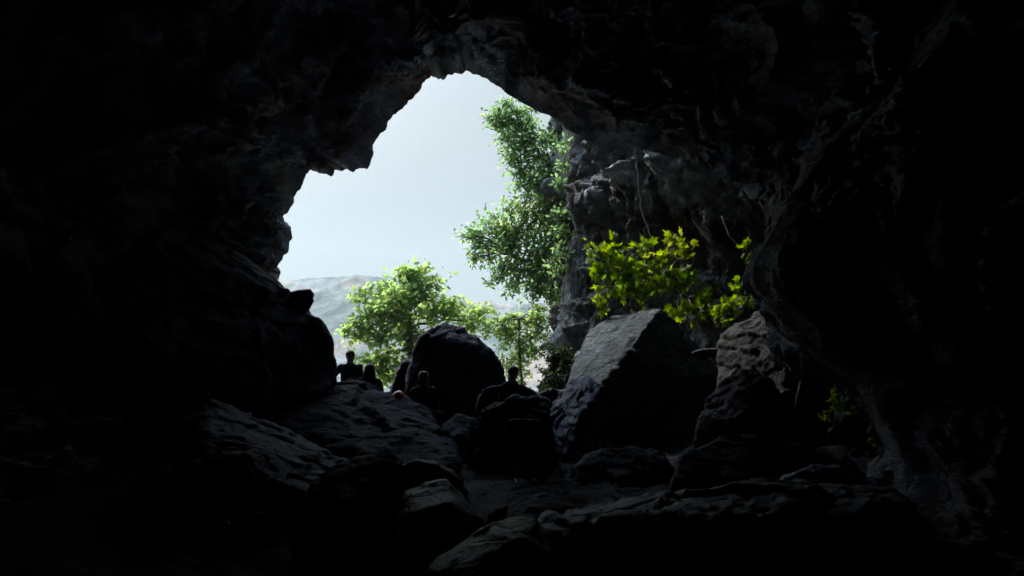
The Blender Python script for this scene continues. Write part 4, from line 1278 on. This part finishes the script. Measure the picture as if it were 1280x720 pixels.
# man at the left of the mouth, standing behind the pale rimmed boulder, right arm on the boulder beside him
b = np.array(at(437, 500, 16.35)); b[2] = floor_z(np.array([b[0]]), np.array([b[1]]))[0]
hz = at(436, 446.5, 16.35)[2] - b[2]
pz = hz - .65
jo = JJ((0, 0, pz))
jo['kn_l'] = Vector((-.10, -.03, pz * .52)); jo['kn_r'] = Vector((.10, -.03, pz * .52))
jo['an_l'] = Vector((-.11, 0, .09)); jo['an_r'] = Vector((.11, 0, .09)); jo['toe_l'] = Vector((-.14, -.17, .03)); jo['toe_r'] = Vector((.14, -.17, .03))
jo['el_l'] = jo['sh_l'] + Vector((-.13, -.02, -.15)); jo['wr_l'] = jo['el_l'] + Vector((-.05, -.08, -.22)); jo['hd_l'] = Vector((-.02, -.3, -1))
jo['el_r'] = jo['sh_r'] + Vector((.10, -.03, -.26)); jo['wr_r'] = jo['el_r'] + Vector((-.17, -.17, .02)); jo['hd_r'] = Vector((-1, -.3, 0))
person('man in a dark jacket standing at the cave mouth, forearm across his waist', b, jo, M_NAVY, M_BLACKC, 'short', M_HAIR_D)

# woman with long hair sitting beside him, looking out of the cave
b = np.array(at(462, 500, 15.75)); b[2] = at(462, 509, 15.75)[2]
jo = JJ((0, 0, .06), lean=(0, 0, 0), turn=math.pi, sitting=True)
jo['sh_r'] = Vector((.17, 0, .50)); jo['sh_l'] = Vector((-.17, 0, .50))
jo['el_r'] = Vector((.25, -.07, .26)); jo['wr_r'] = Vector((.34, -.14, .05)); jo['hd_r'] = Vector((.7, -.5, -.3))
jo['el_l'] = Vector((-.24, .04, .26)); jo['wr_l'] = Vector((-.12, .24, .16))
person('woman with long dark hair sitting beside the standing man, one arm propped behind her', b, jo, M_MAROON, M_BLACKC, 'long', M_HAIR_D, face=(0.25, 1, 0))
rock('rock', 'low flat stone the woman with long hair sits on', [
    front_back([(446, 509), (452, 504), (472, 504), (484, 508), (486, 540), (446, 540)], 15.55, 0.55, 1.0)], M_DARK, 0.025, 0.015, 3, 51)

# person with grey hair seated in front of the rounded boulder
b = np.array(at(529, 520, 14.6)); b[2] = at(529, 522, 14.6)[2]
jo = JJ((0, 0, .05), lean=(.02, -.05, 0), turn=0.5, sitting=True)
jo['el_l'] = Vector((-.30, -.05, .26)); jo['wr_l'] = Vector((-.38, -.17, .08)); jo['hd_l'] = Vector((-.5, -.6, -.2))
person('person with light grey hair sitting before the rounded boulder near the orange helmet', b, jo, M_BLACKC, M_BLACKC, 'short', M_HAIR_G, face=(.8, -.6, -.1))
rock('rock', 'dark stone that the person with grey hair sits on', [
    front_back([(508, 524), (515, 518), (545, 518), (552, 524), (554, 560), (506, 560)], 14.35, 0.6, 1.0)], M_DARK, 0.025, 0.015, 3, 52)

# climber with spread arms on the right of the boulder
b = np.array(at(640, 545, 13.6)); b[2] = at(640, 545, 13.6)[2] - .62
pz = .72
jo = JJ((-.06, 0, pz), lean=(.06, -.03, .05))
top_h = at(641, 468, 13.6) - b
jo['head'] = Vector(top_h); jo['neck'] = jo['head'] + Vector((-.02, .02, -.15))
jo['chest'] = (jo['neck'] + jo['pelvis']) / 2 + Vector((0, -.02, .02))
jo['sh_l'] = jo['neck'] + Vector((-.19, 0, -.09)); jo['sh_r'] = jo['neck'] + Vector((.17, 0, -.09))
jo['wr_l'] = Vector(at(598, 511, 13.3) - b); jo['el_l'] = Vector(at(606, 490, 13.45) - b); jo['hd_l'] = Vector((-.15, -.35, -1))
jo['wr_r'] = Vector(at(678, 508, 13.25) - b); jo['el_r'] = Vector(at(664, 491, 13.5) - b); jo['hd_r'] = Vector((.8, -.3, -.6))
jo['kn_l'] = jo['hip_l'] + Vector((-.16, -.18, -.34)); jo['an_l'] = jo['kn_l'] + Vector((-.02, .12, -.34)); jo['toe_l'] = jo['an_l'] + Vector((-.06, -.16, -.06))
jo['kn_r'] = jo['hip_r'] + Vector((.18, -.2, -.3)); jo['an_r'] = jo['kn_r'] + Vector((.02, .1, -.38)); jo['toe_r'] = jo['an_r'] + Vector((.06, -.16, -.06))
clb = person('person in dark clothes with both arms outstretched, bracing between boulders', b, jo, M_BLACKC, M_BLACKC, 'short', M_HAIR_D, face=(-.3, -1, -.3))
foot = np.array(b) + np.array(jo['toe_l']); footz = float(foot[2]) - .05
rock('boulder', 'low dark boulder under the boots of the person with outstretched arms', [
    [tuple(p) for p in [(600, 600, 13.0), (612, 582, 13.2), (670, 580, 13.2), (690, 600, 13.0), (612, 582, 14.0), (670, 580, 14.0), (690, 660, 13.6), (596, 660, 13.6)]]], M_DARK, 0.03, 0.03, 2, 53)

# figure in orange shorts standing deep in the shade
b = np.array(at(654, 640, 11.2)); b[2] = floor_z(np.array([b[0]]), np.array([b[1]]))[0]
hz = at(652, 546, 11.2)[2] - b[2]
k = hz / 1.53
jo = JJ((0, 0, .87 * k), turn=0.3)
for q in jo: jo[q] = Vector((jo[q].x, jo[q].y, jo[q].z))
jo['head'] = Vector((0, 0, hz)); jo['neck'] = Vector((0, .0, hz - .15))
jo['an_l'].z = .09; jo['an_r'].z = .09; jo['toe_l'].z = .03; jo['toe_r'].z = .03
jo['kn_l'].z = jo['kn_r'].z = .47
person('figure in orange shorts and dark top in deep shade before a black boulder', b, jo, M_BLACKC, M_ORANGE, 'short', M_HAIR_G, face=(-.8, .5, 0), shorts=True)

# orange helmet lying on the mound
def helmet():
    base = at(498, 499.5, 14.2)
    root = empty('helmet', base)
    tag(root, 'orange climbing helmet lying on the dark mound by the seated group', 'helmet')
    bm = bmesh.new()
    bmesh.ops.create_uvsphere(bm, u_segments=28, v_segments=16, radius=1, matrix=Matrix.Diagonal((.125, .15, .16, 1)))
    bmesh.ops.delete(bm, geom=[v for v in bm.verts if v.co.z < -0.02], context='VERTS')
    bmesh.ops.solidify(bm, geom=bm.faces[:], thickness=0.008)
    for v in bm.verts:
        r = abs(v.co.x) / .125
        v.co.z += 0.006 * math.cos(r * 9) * (v.co.z > .03)
    me = bpy.data.meshes.new('shell'); bm.to_mesh(me); bm.free()
    mobj('shell', me, plain_mat('orange_plastic', (0.7, 0.17, 0.01), 0.35, 0.1, 12, 0.5), root)
    bv, bf = [], []
    n = 28
    for i in range(n + 1):
        pass
    ring = [(math.cos(2 * math.pi * i / n) * .127, math.sin(2 * math.pi * i / n) * .152, -.016) for i in range(n + 1)]
    tube_path(bv, bf, ring, 0.008, 0.008, 6)
    mobj('rim', mesh_from(bv, [tuple(q) for q in bf], 'rim'), M_BLACKC, root)
    bv, bf = [], []
    for sgn in (-1, 1):
        tube_path(bv, bf, [(.12 * sgn, .05, -.01), (.09 * sgn, 0, -.07), (0.01 * sgn, -.02, -.10)], .006, .006, 5)
    mobj('strap', mesh_from(bv, [tuple(q) for q in bf], 'strap'), M_BLACKC, root)
    root.rotation_euler = (R(-12), R(10), R(35))


helmet()

# air between the cave and the far ridge
hz_bm = bmesh.new()
bmesh.ops.create_cube(hz_bm, size=1.0)
hme = bpy.data.meshes.new('haze'); hz_bm.to_mesh(hme); hz_bm.free()
hm_, HN, HL = nt('haze_air')
ho = HN.new('ShaderNodeOutputMaterial')
pv = HN.new('ShaderNodeVolumePrincipled')
pv.inputs['Color'].default_value = (0.58, 0.665, 0.69, 1)
pv.inputs['Density'].default_value = 0.0008
pv.inputs['Anisotropy'].default_value = 0.2
HL.new(pv.outputs[0], ho.inputs['Volume'])
hzo = mobj('haze', hme, hm_, smooth=False)
hzo.scale = (1500, 1500, 130)
hzo.location = (0, 0, 130 / 2 - 38)
tag(hzo, 'pale thin haze filling the valley air in front of the mountain', 'haze', kind='stuff')

# ================================================================== LIGHT, AIR, CAMERA
SUN_EL, SUN_AZ = R(52), R(-45)      # azimuth from +y towards +x
EXPOSURE = 2.5
w = bpy.data.worlds.new('World')
SC.world = w
w.use_nodes = True
WN, WL = w.node_tree.nodes, w.node_tree.links
WN.clear()
wo = WN.new('ShaderNodeOutputWorld')
bg = WN.new('ShaderNodeBackground')
sky = WN.new('ShaderNodeTexSky')
sky.sky_type = 'NISHITA'
sky.sun_disc = False
sky.sun_elevation = SUN_EL
sky.sun_rotation = SUN_AZ
sky.dust_density = 2.0
# overcast sky, raised far brighter overhead, out of view, to light trees and cliff
tcw = WN.new('ShaderNodeTexCoord')
sepw = WN.new('ShaderNodeSeparateXYZ')
WL.new(tcw.outputs['Generated'], sepw.inputs[0])
mr = WN.new('ShaderNodeMapRange')
mr.inputs['From Min'].default_value = 0.34; mr.inputs['From Max'].default_value = 1.0
mr.inputs['To Min'].default_value = 1.0; mr.inputs['To Max'].default_value = 14.0
WL.new(sepw.outputs['Z'], mr.inputs['Value'])
# sun glow behind thin cloud, out of view, added to brighten trees and slab
dotn = WN.new('ShaderNodeVectorMath'); dotn.operation = 'DOT_PRODUCT'
dotn.inputs[1].default_value = (math.sin(SUN_AZ) * math.cos(SUN_EL), math.cos(SUN_AZ) * math.cos(SUN_EL), math.sin(SUN_EL))
WL.new(tcw.outputs['Generated'], dotn.inputs[0])
dmx = WN.new('ShaderNodeMath'); dmx.operation = 'MAXIMUM'; dmx.inputs[1].default_value = 0.0
WL.new(dotn.outputs['Value'], dmx.inputs[0])
dpw = WN.new('ShaderNodeMath'); dpw.operation = 'POWER'; dpw.inputs[1].default_value = 9.0
WL.new(dmx.outputs[0], dpw.inputs[0])
dad = WN.new('ShaderNodeMath'); dad.operation = 'MULTIPLY_ADD'; dad.inputs[1].default_value = 18.0
WL.new(dpw.outputs[0], dad.inputs[0]); WL.new(mr.outputs['Result'], dad.inputs[2])
clc = WN.new('ShaderNodeVectorMath'); clc.operation = 'SCALE'
hz_f = WN.new('ShaderNodeMapRange')
hz_f.inputs['From Min'].default_value = 0.25; hz_f.inputs['From Max'].default_value = 0.8
WL.new(sepw.outputs['Z'], hz_f.inputs['Value'])
tint = WN.new('ShaderNodeMix'); tint.data_type = 'RGBA'
tint.inputs[6].default_value = (1.0, 1.07, 1.06, 1)
tint.inputs[7].default_value = (0.45, 0.65, 0.92, 1)
WL.new(hz_f.outputs['Result'], tint.inputs[0])
WL.new(tint.outputs[2], clc.inputs[0])
WL.new(dad.outputs[0], clc.inputs['Scale'])
cloud = WN.new('ShaderNodeMix'); cloud.data_type = 'RGBA'
cloud.inputs[0].default_value = 0.95
WL.new(sky.outputs[0], cloud.inputs[6])
WL.new(clc.outputs['Vector'], cloud.inputs[7])
WL.new(cloud.outputs[2], bg.inputs['Color'])
bg.inputs['Strength'].default_value = 0.07
WL.new(bg.outputs[0], wo.inputs['Surface'])

sd = bpy.data.lights.new('sun', 'SUN')
sd.energy = 1.5
sd.angle = R(22)
sd.color = (1.0, 0.95, 0.86)
so = bpy.data.objects.new('sun', sd)
link(so)
dirv = Vector((math.sin(SUN_AZ) * math.cos(SUN_EL), math.cos(SUN_AZ) * math.cos(SUN_EL), math.sin(SUN_EL)))
so.rotation_euler = dirv.to_track_quat('Z', 'Y').to_euler()
so.location = (0, 30, 40)

cd = bpy.data.cameras.new('camera')
cd.lens = LENS
cd.sensor_width = 36
cd.clip_start = 0.05
cd.clip_end = 12000
co_ = bpy.data.objects.new('camera', cd)
link(co_)
co_.location = V(CAM)
co_.rotation_euler = (R(90) + PITCH, 0, 0)
SC.camera = co_

SC.view_settings.view_transform = 'Standard'
SC.view_settings.look = 'None'
SC.view_settings.gamma = 1
SC.view_settings.exposure = EXPOSURE
SC.view_settings.use_curve_mapping = False
SC.render.engine = 'CYCLES'
SC.cycles.use_denoising = True
SC.cycles.max_bounces = 8
SC.cycles.diffuse_bounces = 5
SC.cycles.transmission_bounces = 6
SC.cycles.caustics_reflective = False
SC.cycles.caustics_refractive = False
